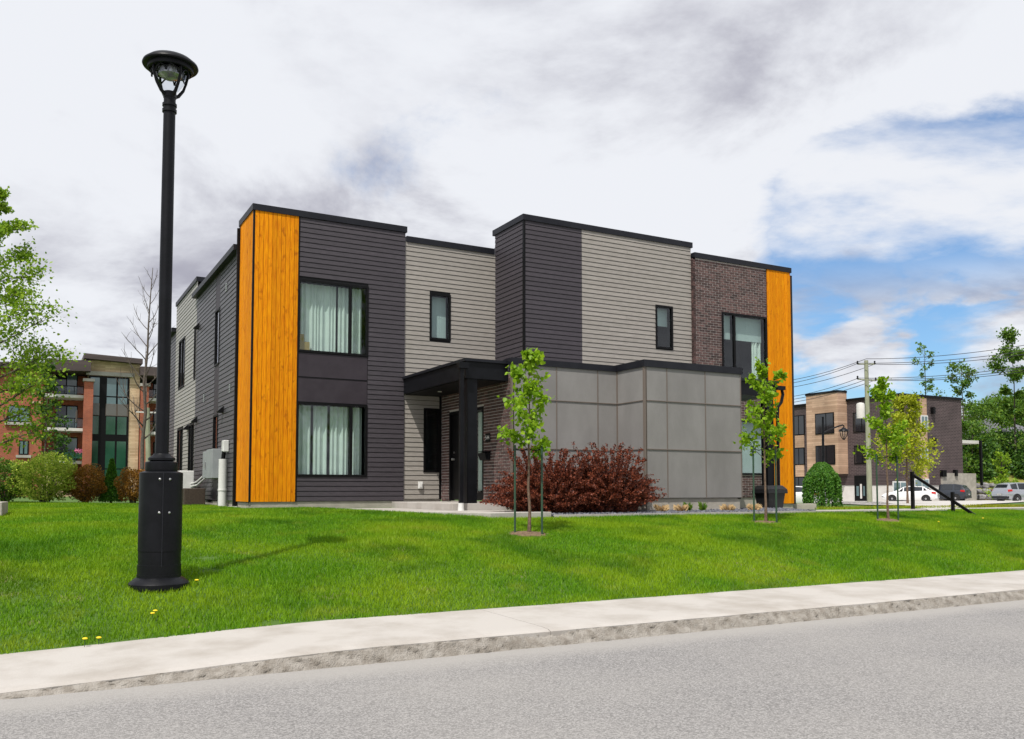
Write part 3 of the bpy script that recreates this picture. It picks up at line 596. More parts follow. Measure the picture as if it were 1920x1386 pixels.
# --- left side wall
HL=[(24.77,25.42,4.93,6.49),(24.77,25.42,2.5,3.57),(24.77,25.42,1.24,2.5),(24.77,25.42,3.57,4.93),(24.77,25.42,6.49,7.5)]
joined=MB(); courses('u',UL,22.35,28.60,1.24,7.50,HL,'dark_siding_lit_side',joined=joined); tag(joined.build('siding_courses','dark_siding_lit_side',house),kind='stuff')
for h,n_ in ((HL[0],'win'),(HL[1],'win'),(HL[2],'p'),(HL[3],'p'),(HL[4],'p')):
    if n_=='win': window('u',UL,*h,fr=.05)
    else:
        sheathing('u',UL,*h); bx(MB(),'u',UL,h[0]+.01,h[1]-.01,h[2]+.005,h[3]-.005,.001,.012).build('flat_panel','flat_panel',house)
HG=[(30.85,32.15,4.96,6.64),(28.66,28.95,4.97,6.60),(30.95,32.15,1.5,3.6),(28.66,29.70,2.0,3.6)]
joined=MB(); courses('u',UL,28.62,33.0,1.24,8.02,HG,'grey_siding_lit_side',joined=joined); tag(joined.build('siding_courses','grey_siding_lit_side',house),kind='stuff')
window('u',UL,*HG[0],splits=(31.5,),curtain=[(0,.4,0,1,'curtain',.03)]); window('u',UL,*HG[1],fr=.05); window('u',UL,*HG[2],splits=(31.5,),curtain=[(0,.5,0,1,'blind',.001)]); window('u',UL,*HG[3],splits=(29.2,))
joined=MB(); courses('u',UL,33.02,36.0,1.24,7.15,[],'dark_siding_lit_side',joined=joined); tag(joined.build('siding_courses','dark_siding_lit_side',house),kind='stuff')
MB().box(UL-.16,UL+.02,22.34,28.75,7.48,7.62).build('gutter','cap_metal',house); MB().box(UL-.05,UL+.3,28.60,33.05,8.02,8.16).build('parapet_cap','cap_metal',house); MB().box(UL-.16,UL+.02,33.06,36,7.13,7.27).build('gutter','cap_metal',house)
sheathing('v',28.62,UL,8.2,7.4,8.0)
for v_,z_ in ((28.25,6.62),(28.3,3.75),(24.1,3.72),(29.9,3.62)):
    MB().add([(UL-.02,v_-.12,z_),(UL-.02,v_+.12,z_),(UL-.16,v_+.11,z_-.13),(UL-.16,v_-.11,z_-.13),(UL-.02,v_-.12,z_-.17),(UL-.02,v_+.12,z_-.17),(UL-.15,v_+.11,z_-.17),(UL-.15,v_-.11,z_-.17)],[(0,1,2,3),(0,3,7,4),(1,5,6,2),(3,2,6,7),(4,7,6,5)]).build('vent_hood','trim_black',house)
for v_,z_ in ((23.9,6.75),(27.0,4.1),(23.2,4.0)):
    lv=MB().box(UL-.024,UL-.019,v_-.07,v_+.07,z_-.005,z_+.22)
    for k in range(4): lv.box(UL-.035,UL-.019,v_-.07,v_+.07,z_+k*.06,z_+k*.06+.035)
    lv.build('wall_louvre','grey_box',house)
# box and jars on the upper window sill
t=empty('cardboard_box','small tan boxes behind the upper left window','box'); MB().box(5.62,5.86,VA+.1,VA+.14,4.87,5.07).box(5.62,5.72,VA+.1,VA+.14,5.072,5.25).build('carton','box_tan',t)
# ---- porch, walk
pw=MB().prism([(7.95,17.2),(9.28,17.2),(9.28,VB-.03),(7.95,VB-.03)],.95,1.225); tag(pw.build('porch_slab','concrete',bevel=.01),kind='structure')
pw=MB().prism([(7.75,15.05),(9.2,15.2),(9.2,17.19),(7.94,17.19),(7.94,20.78),(5.75,20.78),(6.2,19.2),(6.9,17.2)],.7,1.075); tag(pw.build('path','concrete',bevel=.01),kind='structure')
# ---- gravel bed with edging
sheet('gravel_bed',np.linspace(9.21,16.6,30),np.linspace(15.12,17.0,10),lambda u,v:.985+.03*(v-15.1)+0*u,'slate_chip')
ed=MB(); ed.box(9.2,16.7,15.02,15.11,.8,1.02); tag(ed.build('bed_edging','concrete'),kind='structure')
n=9000; u=rng.uniform(9.22,16.6,n); v=rng.uniform(15.12,16.4,n); z=.99+.03*(v-15.1)+rng.uniform(0,.03,n)
T=np.array([(-.5,-.35,0),(.5,-.3,0),(.45,.35,0),(-.45,.3,0),(-.3,-.2,.35),(.35,-.2,.3),(.3,.2,.35),(-.3,.2,.3)]); FQ=np.array([(0,1,5,4),(1,2,6,5),(2,3,7,6),(3,0,4,7),(4,5,6,7)]).ravel()
a=rng.uniform(0,6.28,n); til=rng.normal(0,.35,(n,2)); s=rng.uniform(.03,.065,n)
X=T[None,:,0]*np.cos(a)[:,None]-T[None,:,1]*np.sin(a)[:,None]; Y=T[None,:,0]*np.sin(a)[:,None]+T[None,:,1]*np.cos(a)[:,None]; Zq=T[None,:,2]+X*til[:,:1]+Y*til[:,1:]
P=np.stack([u[:,None]+s[:,None]*X,v[:,None]+s[:,None]*Y,z[:,None]+s[:,None]*Zq],-1).reshape(-1,3)
o=npmesh('slate_chips',P,4,(np.arange(n)[:,None]*8+FQ[None,:]).ravel(),'slate_chip'); tag(o,'blue-grey slate chips covering the bed along the house','gravel',kind='stuff')
# ================================================================= THINGS AT THE HOUSE
num=empty('house_number','small black plaque with white number 544 beside the front door','sign')
q=PU(UB,916,821); pv,pz=q[1],q[2]
MB().box(UB-.03,UB-.014,pv-.11,pv+.11,pz-.10,pz+.10).build('plaque','trim_black',num,bevel=.004)
fc=bpy.data.curves.new('digits','FONT'); fc.body='544'; fc.size=.135; fc.align_x='CENTER'; fc.align_y='CENTER'; fc.extrude=.002
fo=bpy.data.objects.new('digits_tmp',fc); col.objects.link(fo); bpy.context.view_layer.update()
me=bpy.data.meshes.new_from_object(fo.evaluated_get(bpy.context.evaluated_depsgraph_get())); bpy.data.objects.remove(fo)
me.materials.clear(); me.materials.append(MATS['white_plastic']); dg=bpy.data.objects.new('digits',me); col.objects.link(dg); dg.parent=num
dg.matrix_world=Matrix.Translation((UB-.0335,pv,pz))@Matrix(((0,0,-1,0),(-1,0,0,0),(0,1,0,0),(0,0,0,1)))
q=PU(UB,913,855); t=empty('mailbox','black wall mailbox on the brick beside the front door','mailbox')
MB().add([(UB-.014,q[1]-.19,q[2]-.10),(UB-.014,q[1]+.19,q[2]-.10),(UB-.10,q[1]+.17,q[2]-.10),(UB-.10,q[1]-.17,q[2]-.10),(UB-.014,q[1]-.19,q[2]+.09),(UB-.014,q[1]+.19,q[2]+.09),(UB-.15,q[1]+.19,q[2]+.06),(UB-.15,q[1]-.19,q[2]+.06)],[(0,3,2,1),(4,5,6,7),(0,1,5,4),(1,2,6,5),(2,3,7,6),(3,0,4,7)]).build('mailbox_body','black_metal',t)
MB().box(UB-.165,UB-.014,q[1]-.2,q[1]+.2,q[2]+.091,q[2]+.105).build('lid','black_metal',t)
q=PV(VB,787,910); t=empty('outdoor_outlet','white weatherproof outlet cover on the grey siding','outlet')
MB().box(q[0]-.06,q[0]+.06,VB-.075,VB-.02,q[2]-.09,q[2]+.09).build('outlet_cover','white_plastic',t,bevel=.012); MB().box(q[0]-.035,q[0]+.035,VB-.09,VB-.076,q[2]-.06,q[2]+.05).build('outlet_lid','white_plastic',t,bevel=.005)
# electrical cabinet, pipes, meter, heat pump, wicker box
t=empty('electrical_cabinet','grey metal electrical cabinets on the left side wall','cabinet')
MB().box(UL-.28,UL-.02,24.62,25.45,1.84,2.56).build('cabinet_box','grey_box',t,bevel=.01); MB().box(UL-.33,UL-.02,23.72,24.60,1.82,2.58).build('cabinet_box','grey_box',t,bevel=.01)
MB().box(UL-.30,UL-.281,24.95,25.0,2.1,2.26).build('latch','steel',t)
t=empty('service_conduit','thick white conduit pipes rising to a meter on the side wall','conduit')
MB().tube([(UL-.14,23.30,1.0),(UL-.14,23.30,2.30)],.105,16).build('pipe','white_plastic',t,smooth=True); MB().tube([(UL-.10,23.60,1.0),(UL-.10,23.60,2.12)],.06,12).build('pipe','white_plastic',t,smooth=True); MB().tube([(UL-.08,24.0,1.0),(UL-.08,24.0,1.82)],.04,10).build('pipe','white_plastic',t,smooth=True)
MB().tube([(UL-.14,23.30,2.30),(UL-.12,23.28,2.50)],.05,10).build('cable','trim_black',t); MB().box(UL-.16,UL-.02,23.17,23.43,2.48,2.78).build('meter_box','white_plastic',t,bevel=.02); MB().lathe([(.118,0),(.118,.03)],(UL-.14,23.30,1.5),16).build('pipe_clamp','white_plastic',t)
t=empty('heat_pump','white outdoor heat pump unit on a wall bracket','heat pump')
MB().box(UL-.62,UL-.22,27.2,28.15,1.50,2.08).build('casing','white_plastic',t,bevel=.02)
MB().lathe([(.23,0),(.23,.008)],(0,0,0),24).build('fan_grille','grey_box',t); g_=t.children[-1]; g_.rotation_euler=(0,-math.pi/2,0); g_.location=(UL-.621,27.75,1.79)
MB().box(UL-.6,UL-.02,27.3,27.35,1.44,1.498).box(UL-.6,UL-.02,28.0,28.05,1.44,1.498).build('bracket','grey_box',t)
MB().tube([(UL-.3,27.2,1.7),(UL-.2,26.9,1.75),(UL-.06,26.4,1.95),(UL-.04,26.3,2.2)],.022,8).tube([(UL-.3,27.2,1.62),(UL-.2,26.8,1.66),(UL-.06,26.0,1.9),(UL-.04,25.95,2.2)],.022,8).build('hose','white_plastic',t)
for v_ in (26.3,25.95): 
    tt=empty('disconnect_box',('left' if v_>26 else 'right')+' one of two small grey switch boxes on the side wall','switch box','switch boxes on the side wall'); MB().box(UL-.10,UL-.02,v_-.09,v_+.09,2.2,2.45).build('switch_box','grey_box',tt,bevel=.008); MB().box(UL-.12,UL-.101,v_-.03,v_+.03,2.28,2.38).build('switch_lever','grey_box',tt)
t=empty('wicker_box','dark brown wicker storage box on the grass by the side wall','box'); gzv=float(gz(4,26))
MB().box(3.75,4.3,25.5,26.5,gzv-.02,gzv+.48).build('basket','wicker',t,bevel=.02); MB().box(3.72,4.33,25.47,26.53,gzv+.481,gzv+.53).build('lid','wicker',t,bevel=.015); MB().lathe([(.05,0),(.05,.01)],(0,0,0),12).build('clasp','steel',t); t.children[-1].rotation_euler=(0,-math.pi/2,0); t.children[-1].location=(3.748,26,gzv+.3)
sp=MB(); sp.box(UL-.09,UL-.031,22.23,22.30,1.1,8.0); dso=sp.build('downspout','trim_black',house); MB().box(UL-.2,UL-.0,22.15,22.38,1.0,1.12).build('drain_collar','white_plastic',dso)
# storage bin at right
t=empty('storage_bin','black plastic lidded bin in front of the right amber column','bin'); b0=PD(22.4,1444,955); zg=b0[2]
def taper(c,w0,d0,w1,d1,z0,z1):
    x,y=c; return MB().add([(x-w0,y-d0,z0),(x+w0,y-d0,z0),(x+w0,y+d0,z0),(x-w0,y+d0,z0),(x-w1,y-d1,z1),(x+w1,y-d1,z1),(x+w1,y+d1,z1),(x-w1,y+d1,z1)],[(0,3,2,1),(4,5,6,7),(0,1,5,4),(1,2,6,5),(2,3,7,6),(3,0,4,7)])
taper(b0[:2],.24,.2,.30,.25,zg-.02,zg+.48).build('bin_body','bin_black',t,bevel=.02); taper(b0[:2],.335,.285,.33,.28,zg+.40,zg+.49).build('rim','bin_black',t,bevel=.01); taper(b0[:2],.34,.29,.25,.2,zg+.491,zg+.60).build('lid','bin_black',t,bevel=.02)
t=empty('retaining_kerb','low concrete retaining block at the right end of the house','retaining wall'); p=PD(27,1484,957); q=PD(27,1531,957)
MB().prism([(p[0]-.2,p[1]),(q[0],q[1]),(q[0]+.2,q[1]+.35),(p[0],p[1]+.35)],p[2]-.3,p[2]+.2).build('block','foundation',t,bevel=.01)
# concrete steps at the left edge
t=empty('concrete_steps','pale concrete steps at the left edge of the lawn','steps'); p=PG(27,975); z=p[2]-.12; p=p-np.array([.25,0,0])
MB().prism([(p[0]-2.5,p[1]-.2),(p[0]-.1,p[1]-.1),(p[0]+.02,p[1]+.8),(p[0]-2.4,p[1]+.8)],z-.25,z+.18).build('tread','concrete',t,bevel=.01); MB().prism([(p[0]-2.5,p[1]+.801),(p[0]+.05,p[1]+.801),(p[0]+.12,p[1]+2.0),(p[0]-2.4,p[1]+2.0)],z-.25,z+.40).build('tread','foundation',t,bevel=.01)
# ================================================================= STREET LAMP
lp=PD(10.0,298,1095); lb=float(gz(lp[0],lp[1])); lamp=empty('street_lamp','tall black street lamp with bell hood on the lawn by the sidewalk','street lamp')
LX,LY=lp[0],lp[1]; c=(LX,LY,lb)
MB().lathe([(.325,-.05),(.325,.012),(.318,.02),(.25,.075),(.236,.08),(.236,.111)],c,32).build('base_flange','black_metal',lamp,smooth=True)
MB().lathe([(.232,.111),(.232,.22),(.226,.222),(.226,.37),(.231,.372),(.231,1.24),(.226,1.245),(.18,1.262)],c,32).build('base_shroud','black_metal',lamp,smooth=True)
sm=MB(); dirc=Vector((-LX,-LY,0)).normalized(); 
an=math.atan2(dirc.y,dirc.x)+.10; sm.tube([(LX+.232*math.cos(an),LY+.232*math.sin(an),lb+.2),(LX+.232*math.cos(an),LY+.232*math.sin(an),lb+1.24)],.006,6); sm.build('seam','cap_metal',lamp)
for da in (-.16,.30):
    for zz_ in (.80,1.17):
        a=an+da; b_=MB().lathe([(.013,0),(.013,.006),(.006,.010)],(0,0,0),10).build('bolt','steel',lamp); b_.rotation_euler=Vector((math.cos(a),math.sin(a),0)).to_track_quat('Z','Y').to_euler(); b_.location=(LX+.229*math.cos(a),LY+.229*math.sin(a),lb+zz_)
MB().lathe([(.17,1.262),(.175,1.28),(.175,1.36),(.15,1.372),(.115,1.375),(.145,1.385),(.145,1.41),(.10,1.44),(.085,1.46)],c,32).build('collar','black_metal',lamp,smooth=True)
ZT=5.42
MB().lathe([(.074,1.46),(.066,ZT-.02)],c,24).build('pole','black_metal',lamp,smooth=True)
MB().lathe([(.066,ZT-.02),(.080,ZT-.015),(.080,ZT+.02),(.068,ZT+.025),(.068,ZT+.05),(.080,ZT+.055),(.080,ZT+.085),(.066,ZT+.09),(.066,ZT+.15),(.072,ZT+.155),(.072,ZT+.22),(.05,ZT+.23)],c,24).build('pole_rings','black_metal',lamp,smooth=True)
hd=MB().lathe([(.02,.715),(.05,.705),(.065,.675),(.14,.665),(.24,.625),(.30,.575),(.308,.552),(.30,.538),(.255,.535),(.25,.495),(.23,.49),(.225,.525),(.05,.55)],(LX,LY,lb+ZT-.02),40,cap=False).build('hood','black_metal',lamp,smooth=True)
MB().lathe([(.05,.23),(.10,.28),(.15,.36),(.178,.45),(.18,.52)],(LX,LY,lb+ZT-.02),32,cap=False).build('bowl','lamp_glass',lamp,smooth=True)
MB().lathe([(.06,.40),(.13,.44),(.14,.51),(.05,.52)],(LX,LY,lb+ZT-.02),24).build('reflector','rim',lamp,smooth=True)
for k in range(4):
    a=an+.45+k*math.pi/2; ca,sa=math.cos(a),math.sin(a); arm=MB(); z0=lb+ZT-.02
    pr=[(.055,.20),(.11,.235),(.17,.32),(.205,.42),(.215,.52)]
    arm.tube([(LX+r*ca,LY+r*sa,z0+z) for r,z in pr],[.022,.02,.017,.015,.014],8)
    for sg in (-1,1):
        arm.tube([(LX+.20*math.cos(a+sg*q_)*1.02,LY+.20*math.sin(a+sg*q_)*1.02,z0+zq) for q_,zq in ((0.02,.40),(.25,.47),(.5,.50),(.72,.47),(.785,.42))],.010,6)
    arm.build('lantern_arm','black_metal',lamp,smooth=True)
# ================================================================= PLANTS
def tubes_mesh(segs,name,m,parent,n=6):
    mb=MB()
    for pts,rs in segs: mb.tube(pts,rs,n)
    return mb.build(name,m,parent,smooth=True)
def bend(p0,d,L_,k,up_=0.,wob=.15):
    """a curved limb: k points from p0 along d bending upwards"""
    pts=[Vector(p0)]; d=Vector(d).normalized()
    for i in range(k):
        d=(d+Vector((random.gauss(0,wob),random.gauss(0,wob),random.gauss(0,wob)+up_))).normalized(); pts.append(pts[-1]+d*(L_/k))
    return pts
def tree(name,label,base,H,tr,clear,prof,nb,leafn,lsize,lm,bark,cat='tree',group=None,droop=.3,bup=.08,elev=.5,leaf=LEAF_DIAMOND,twigs=3,lean=(0,0),clump=.18,bare=1.0,trunk_top=.97,lump=None):
    root=empty(name,label,cat,group); base=Vector(base); segs=[]; tips=[]
    k=8; tp=[base+Vector((lean[0]*t*t+random.gauss(0,.012)*H*.3*(t>0),lean[1]*t*t+random.gauss(0,.012)*H*.3*(t>0),H*trunk_top*t-(.06 if t==0 else 0))) for t in [i/k for i in range(k+1)]]
    segs.append((tp,[tr*(1.25 if i==0 else 1)*(1-.88*i/k) for i in range(k+1)]))
    for i in range(nb):
        t=clear+(1-clear)*((i+random.random()*.7)/nb)*.96; f=t*k; j=min(int(f),k-1); p=tp[j].lerp(tp[j+1],f-j)
        az=i*2.399+random.gauss(0,.3); rr=prof((t-clear)/(1-clear))*random.uniform(.75,1.15)
        e=elev+.35*(t-clear)/(1-clear); d=Vector((math.cos(az)*math.cos(e),math.sin(az)*math.cos(e),math.sin(e)))
        pts=bend(p,d,rr/math.cos(e)*.95,5,bup,.10); r0=max(tr*.42*(1-t*.75),.006); segs.append((pts,[r0*(1-.8*q/5) for q in range(6)]))
        tips+= [(pts[q],(pts[q]-pts[q-1]).normalized(),rr) for q in (2,3,4,5)]
        for w in range(twigs):
            q=random.choice((2,3,4)); d2=(pts[q+1]-pts[q]).normalized()+Vector((random.gauss(0,.6),random.gauss(0,.6),random.gauss(0.1,.4)))
            tp2=bend(pts[q],d2,rr*random.uniform(.3,.55),3,bup,.15); segs.append((tp2,[r0*.4,r0*.3,r0*.22,r0*.12])); tips+=[(tp2[1],d2.normalized(),rr),(tp2[2],d2.normalized(),rr),(tp2[3],d2.normalized(),rr)]
    tips.append((tp[-1],Vector((0,0,1)),.5)); tips.append((tp[-2],Vector((0,0,1)),.5))
    tubes_mesh(segs,'trunk',bark,root)
    if leafn:
        ti=rng.integers(0,len(tips),leafn); P=np.array([tuple(tips[i][0]) for i in ti]); D_=np.array([tuple(tips[i][1]) for i in ti]); rr=np.array([tips[i][2] for i in ti])
        P=P+rng.normal(size=(leafn,3))*np.clip(clump*rr,.03,None)[:,None]*np.array([1,1,.7])
        leaves('crown',P,lsize,lm,root,droop,leaf,out=D_*.5)
    return root
def stakedtree(label,base,Ht,seed,clear=.42,wide=.42,n=420):
    random.seed(seed); global rng; rng=np.random.default_rng(seed)
    r=tree('staked_tree',label,base,Ht,.028,clear,lambda t:wide*(1-.72*t)*(1 if t>.05 else .8),13,int(n*1.9),.078,'leaf_lime','bark',group='young staked street trees along the lawn',droop=.75,bup=.10,elev=.55,leaf=LEAF_HEART,twigs=2,clump=.16)
    x,y,z=base
    for sx in (-.26,.24):
        s=empty('tree_stake',('left' if sx<0 else 'right')+' green metal stake of '+label,'stake','stakes beside the young trees'); ox,oy=sx*float(rt[0])+(.05 if sx>0 else -.05)*float(fw[0])*-1,sx*float(rt[1])
        zb=float(gz(x+ox,y+oy)); MB().tube([(x+ox,y+oy,zb-.2),(x+ox,y+oy,z+Ht*.47)],.019,8).build('stake_post','stake_green',s)
        MB().tube([(x+ox,y+oy,z+Ht*.45),(x+ox*.5,y+oy*.5,z+Ht*.44),(x,y,z+Ht*.45)],.009,6).build('tie','trim_black',s)
    ml=MB(); k=18; vs=[(x,y,z+.03)]
    for i in range(k): a=2*math.pi*i/k; rr=.30+.07*math.sin(i*2.3); px,py=x+1.25*rr*math.cos(a),y+rr*math.sin(a); vs.append((px,py,float(gz(px,py))-.008))
    tag(ml.add(vs,[(0,i+1,(i+1)%k+1) for i in range(k)]).build('mulch_ring','mulch'),kind='structure')
def gp(u,v): return (u,v,float(gz(u,v)))
b=PG(992,1000); stakedtree('the nearest staked tree before the red shrub',gp(b[0],b[1]),(1000-650)/F*np.dot(b-C0,fw)+.0,11,.38,.62,820)
b=PG(1436,980); stakedtree('the middle staked tree before the storage bin',gp(b[0],b[1]),(980-675)/F*np.dot(b-C0,fw),23,.34,.62,900)
b=PG(1666,975); stakedtree('the right staked tree before the utility pole',gp(b[0],b[1]),(975-712)/F*np.dot(b-C0,fw),31,.36,.62,820)
random.seed(5); rng=np.random.default_rng(5)
# red barberry shrubs
def bushy(name,label,c,rx,ry,h,nst,nl,ls,lm,stem,cat='shrub',group=None,spike=.3,tight=.014):
    """arching sprays: leaves packed tightly along many curved stems"""
    root=empty(name,label,cat,group); segs=[]; P=[];D_=[]
    for i in range(nst):
        a=random.uniform(0,2*math.pi); q=math.sqrt(random.random()); x0,y0=c[0]+rx*.45*q*math.cos(a),c[1]+ry*.45*q*math.sin(a)
        tx,ty=c[0]+rx*q*math.cos(a+random.gauss(0,.2)),c[1]+ry*q*math.sin(a+random.gauss(0,.2)); hh=h*(1-.42*q**3)*random.uniform(.35,.98)
        up_=random.random()<.14
        if up_: hh=h*random.uniform(.9,1+spike); tx,ty=x0+(tx-x0)*.6,y0+(ty-y0)*.6
        pts=[]
        for k in range(7):
            t=k/6; dr_=0 if up_ else .22*hh*max(0,t-.62)*q*2
            pts.append(Vector((x0+(tx-x0)*t**1.3,y0+(ty-y0)*t**1.3,c[2]+hh*(1-(1-t)**1.5)-dr_)))
        segs.append((pts,[.007*(1-.8*k/6) for k in range(7)]))
        for k in range(nl):
            t=.12+.88*random.random()**.8; f=t*6; j=min(int(f),5); p=pts[j].lerp(pts[j+1],f-j); P.append(tuple(p)); D_.append(tuple((pts[j+1]-pts[j]).normalized()))
    tubes_mesh(segs,'stems',stem,root,4); P=np.array(P); P+=rng.normal(0,tight,P.shape)
    leaves('foliage',P,ls,lm,root,0,LEAF_DIAMOND,out=np.array(D_)*.8); return root
def globe(name,label,c,rx,h,n,ls,lm,group=None,bump=.16):
    """rounded garden shrub: leafy lumpy shell with open interior over short stems"""
    root=empty(name,label,'shrub',group); d=rng.normal(size=(n,3)); d/=np.linalg.norm(d,axis=1)[:,None]
    ph=rng.uniform(0,6.28,6); lump=1+bump*(np.sin(d[:,0]*5+ph[0])*np.sin(d[:,1]*5+ph[1])+.7*np.sin(d[:,2]*7+ph[2]+d[:,0]*4)+.5*np.sin(d[:,1]*11+ph[3]))
    r=lump*(1-.45*rng.uniform(0,1,n)**2.2); P=np.array(c)+np.stack([d[:,0]*rx*r,d[:,1]*rx*r,h*.5+d[:,2]*h*.52*r],1); k=P[:,2]>c[2]+.02; P=P[k]; d=d[k]
    segs=[]
    for i in range(26):
        a=random.uniform(0,6.28); q=random.uniform(.3,.85); segs.append(([Vector((c[0]+.15*rx*math.cos(a),c[1]+.15*rx*math.sin(a),c[2]-.05)),Vector((c[0]+.5*q*rx*math.cos(a),c[1]+.5*q*rx*math.sin(a),c[2]+h*.35)),Vector((c[0]+q*rx*math.cos(a),c[1]+q*rx*math.sin(a),c[2]+h*(.95-.4*q)))],[.02,.012,.004]))
    tubes_mesh(segs,'stems','bark_grey',root,5); leaves('foliage',P,ls,lm,root,-.3,LEAF_DIAMOND,out=d*.7); return root
bushy('barberry_shrub','dark red barberry shrub beside the entrance path, left of the pair',(9.6,15.92,.98),1.55,.80,1.22,480,85,.046,'leaf_red','stem_red',group='red barberry shrubs before the grey panels',spike=.16)
bushy('barberry_shrub','dark red barberry shrub against the grey panels, right of the pair',(10.95,15.75,.98),1.42,.66,1.28,460,85,.046,'leaf_red','stem_red',group='red barberry shrubs before the grey panels',spike=.22)
# dry grass clumps
def clump(name,label,x,y,h,r,m,n=140,group=None,cat='grass clump'):
    p=PV(15.62,x,y); z=1.0; P=[];I=[]
    root=empty(name,label,cat,group)
    for i in range(n):
        a=random.uniform(0,6.28); l=random.uniform(.2,1)*r; px,py=p[0]+.25*l*math.cos(a),p[1]+.25*l*math.sin(a); b=random.uniform(0,6.28); w=.005
        hh=h*random.uniform(.6,1.1); o=len(P); mx,my=px+.5*l*math.cos(a),py+.5*l*math.sin(a)
        P+=[(px-w*math.cos(b),py-w*math.sin(b),z),(px+w*math.cos(b),py+w*math.sin(b),z),(mx,my,z+hh*.75),(px+1.0*l*math.cos(a),py+1.0*l*math.sin(a),z+hh*(.9 if random.random()<.6 else .6))]; I+=[o,o+1,o+2,o+1,o+3,o+2]
    npmesh('blades',np.array(P),3,I,m,root)
for x,m,l in ((1240,'straw','first dry straw-coloured grass clump right of the red shrubs'),(1278,'straw','second dry straw grass clump, with green shoots beside it'),(1364,'straw','third dry straw grass clump below the grey panels'),(1414,'straw','fourth dry straw grass clump beside the storage bin')):
    clump('grass_clump',l,x,946,.21,.17,m,170,'ornamental grass clumps in the slate bed')
for x,l in ((1290,'fresh green shoots beside the second straw clump'),(1318,'green and straw grass clump in the middle of the slate bed')): clump('grass_clump',l,x,944,.27,.10,'leaf_mid',90,'ornamental grass clumps in the slate bed')
clump('weed','small green weed in front of the right barberry shrub',1135,958,.20,.12,'leaf_mid',30)
# weeping mound
def weeping(c,r,h):
    root=empty('weeping_tree','dense green weeping dwarf tree with hanging branches by the house end','tree'); P=[];D_=[];segs=[]
    segs.append(([Vector(c)-Vector((0,0,.1)),Vector(c)+Vector((0,0,h*.9))],[.06,.04]))
    for i in range(230):
        a=random.uniform(0,6.28); q=random.random()**.45; top=Vector((c[0]+r*.75*q*math.cos(a),c[1]+r*.75*q*math.sin(a),c[2]+h*(1-.28*q*q))); L_=h*random.uniform(.45,.95)*(.35+.65*q); pts=[]
        for k in range(9):
            t=k/8; rr=r*.75*q+(r*.28)*math.sin(min(1,t*1.6)*math.pi/2)*q; pts.append(Vector((c[0]+rr*math.cos(a+.15*t),c[1]+rr*math.sin(a+.15*t),max(top.z+.06*math.sin(t*3)-L_*t**1.4,c[2]+.02))))
        for k in range(140): t=random.random(); f=t*8; j=min(int(f),7); P.append(tuple(pts[j].lerp(pts[j+1],f-j))); D_.append((math.cos(a)*.4,math.sin(a)*.4,-.9))
    tubes_mesh(segs,'trunk','bark_grey',root); P=np.array(P)+rng.normal(0,.016,(len(P),3)); leaves('foliage',P,.06,'leaf_weep',root,.4,LEAF_DIAMOND,out=np.array(D_)*1.2,spread=.6)
p=PD(33,1542,957); weeping((p[0],p[1],p[2]),.66,1.80)
# left-hand garden shrubs (round shrub, rust shrubs, cedar)
def shrub(name,label,px,py,d,w,h,lm,ls,n,group=None): p=PD(d,px,py); return globe(name,label,(p[0],p[1],float(p[2])),w,h,n,ls,lm,group)
shrub('round_shrub','large yellow-green rounded shrub left of the rust shrubs',84,938,31,1.0,1.5,'leaf_shrub',.075,9000)
shrub('round_shrub','darker green shrub cut by the left picture edge',10,938,31,.75,1.35,'leaf_mid',.08,4500)
shrub('rust_shrub','rusty brown shrub left of the small cedar',160,941,31.5,.62,1.22,'leaf_rust',.055,8500,'rusty shrubs beside the cedar')
shrub('rust_shrub','rusty brown shrub right of the small cedar, behind the lamp',249,941,31.5,.55,1.15,'leaf_rust',.055,6000,'rusty shrubs beside the cedar')
root=empty('cedar_shrub','small bright green conical cedar between the rust shrubs','shrub'); p=PD(32,208,942); n=9000
t=rng.uniform(0,1,n)**1.3; a=rng.uniform(0,6.28,n); r=(1-t)*.36*rng.uniform(.55,1.1,n)+.02; P=np.stack([p[0]+r*np.cos(a),p[1]+r*np.sin(a),p[2]+.05+1.5*t],1)
leaves('foliage',P,.06,'leaf_cedar',root,-.5,LEAF_DIAMOND,out=np.stack([np.cos(a),np.sin(a),0*a],1)*.8); MB().tube([(p[0],p[1],p[2]-.1),(p[0],p[1],p[2]+1.4)],[.05,.01],6).build('trunk','bark_grey',root)
# left maple, young dark tree, bare tree
random.seed(41); rng=np.random.default_rng(41)
p=PD(27,-40,945); tree('maple_tree','bright green maple reaching in from the left picture edge',(p[0],p[1],p[2]),10.4,.11,.16,lambda t:2.95*(1-.86*t)*min(1,.55+t*3),42,17000,.092,'leaf_maple','bark_grey',droop=.2,bup=.02,elev=.25,twigs=6,clump=.10,leaf=LEAF_HEART)
p=PD(34,82,945); tree('young_tree','slim dark-leaved young tree before the red brick balconies',(p[0],p[1],p[2]),5.6,.05,.2,lambda t:.95*(1-.7*t),14,1500,.13,'leaf_dark','bark_grey',droop=.4,twigs=2)
p=PD(42,266,940); tree('bare_tree','tall leafless tree behind the lamp post',(p[0],p[1],p[2]),11.6,.12,.25,lambda t:1.9*(1-.75*t),26,0,.1,'leaf_mid','bark_grey',bup=.16,elev=.55,twigs=5,lean=(.2,.1))
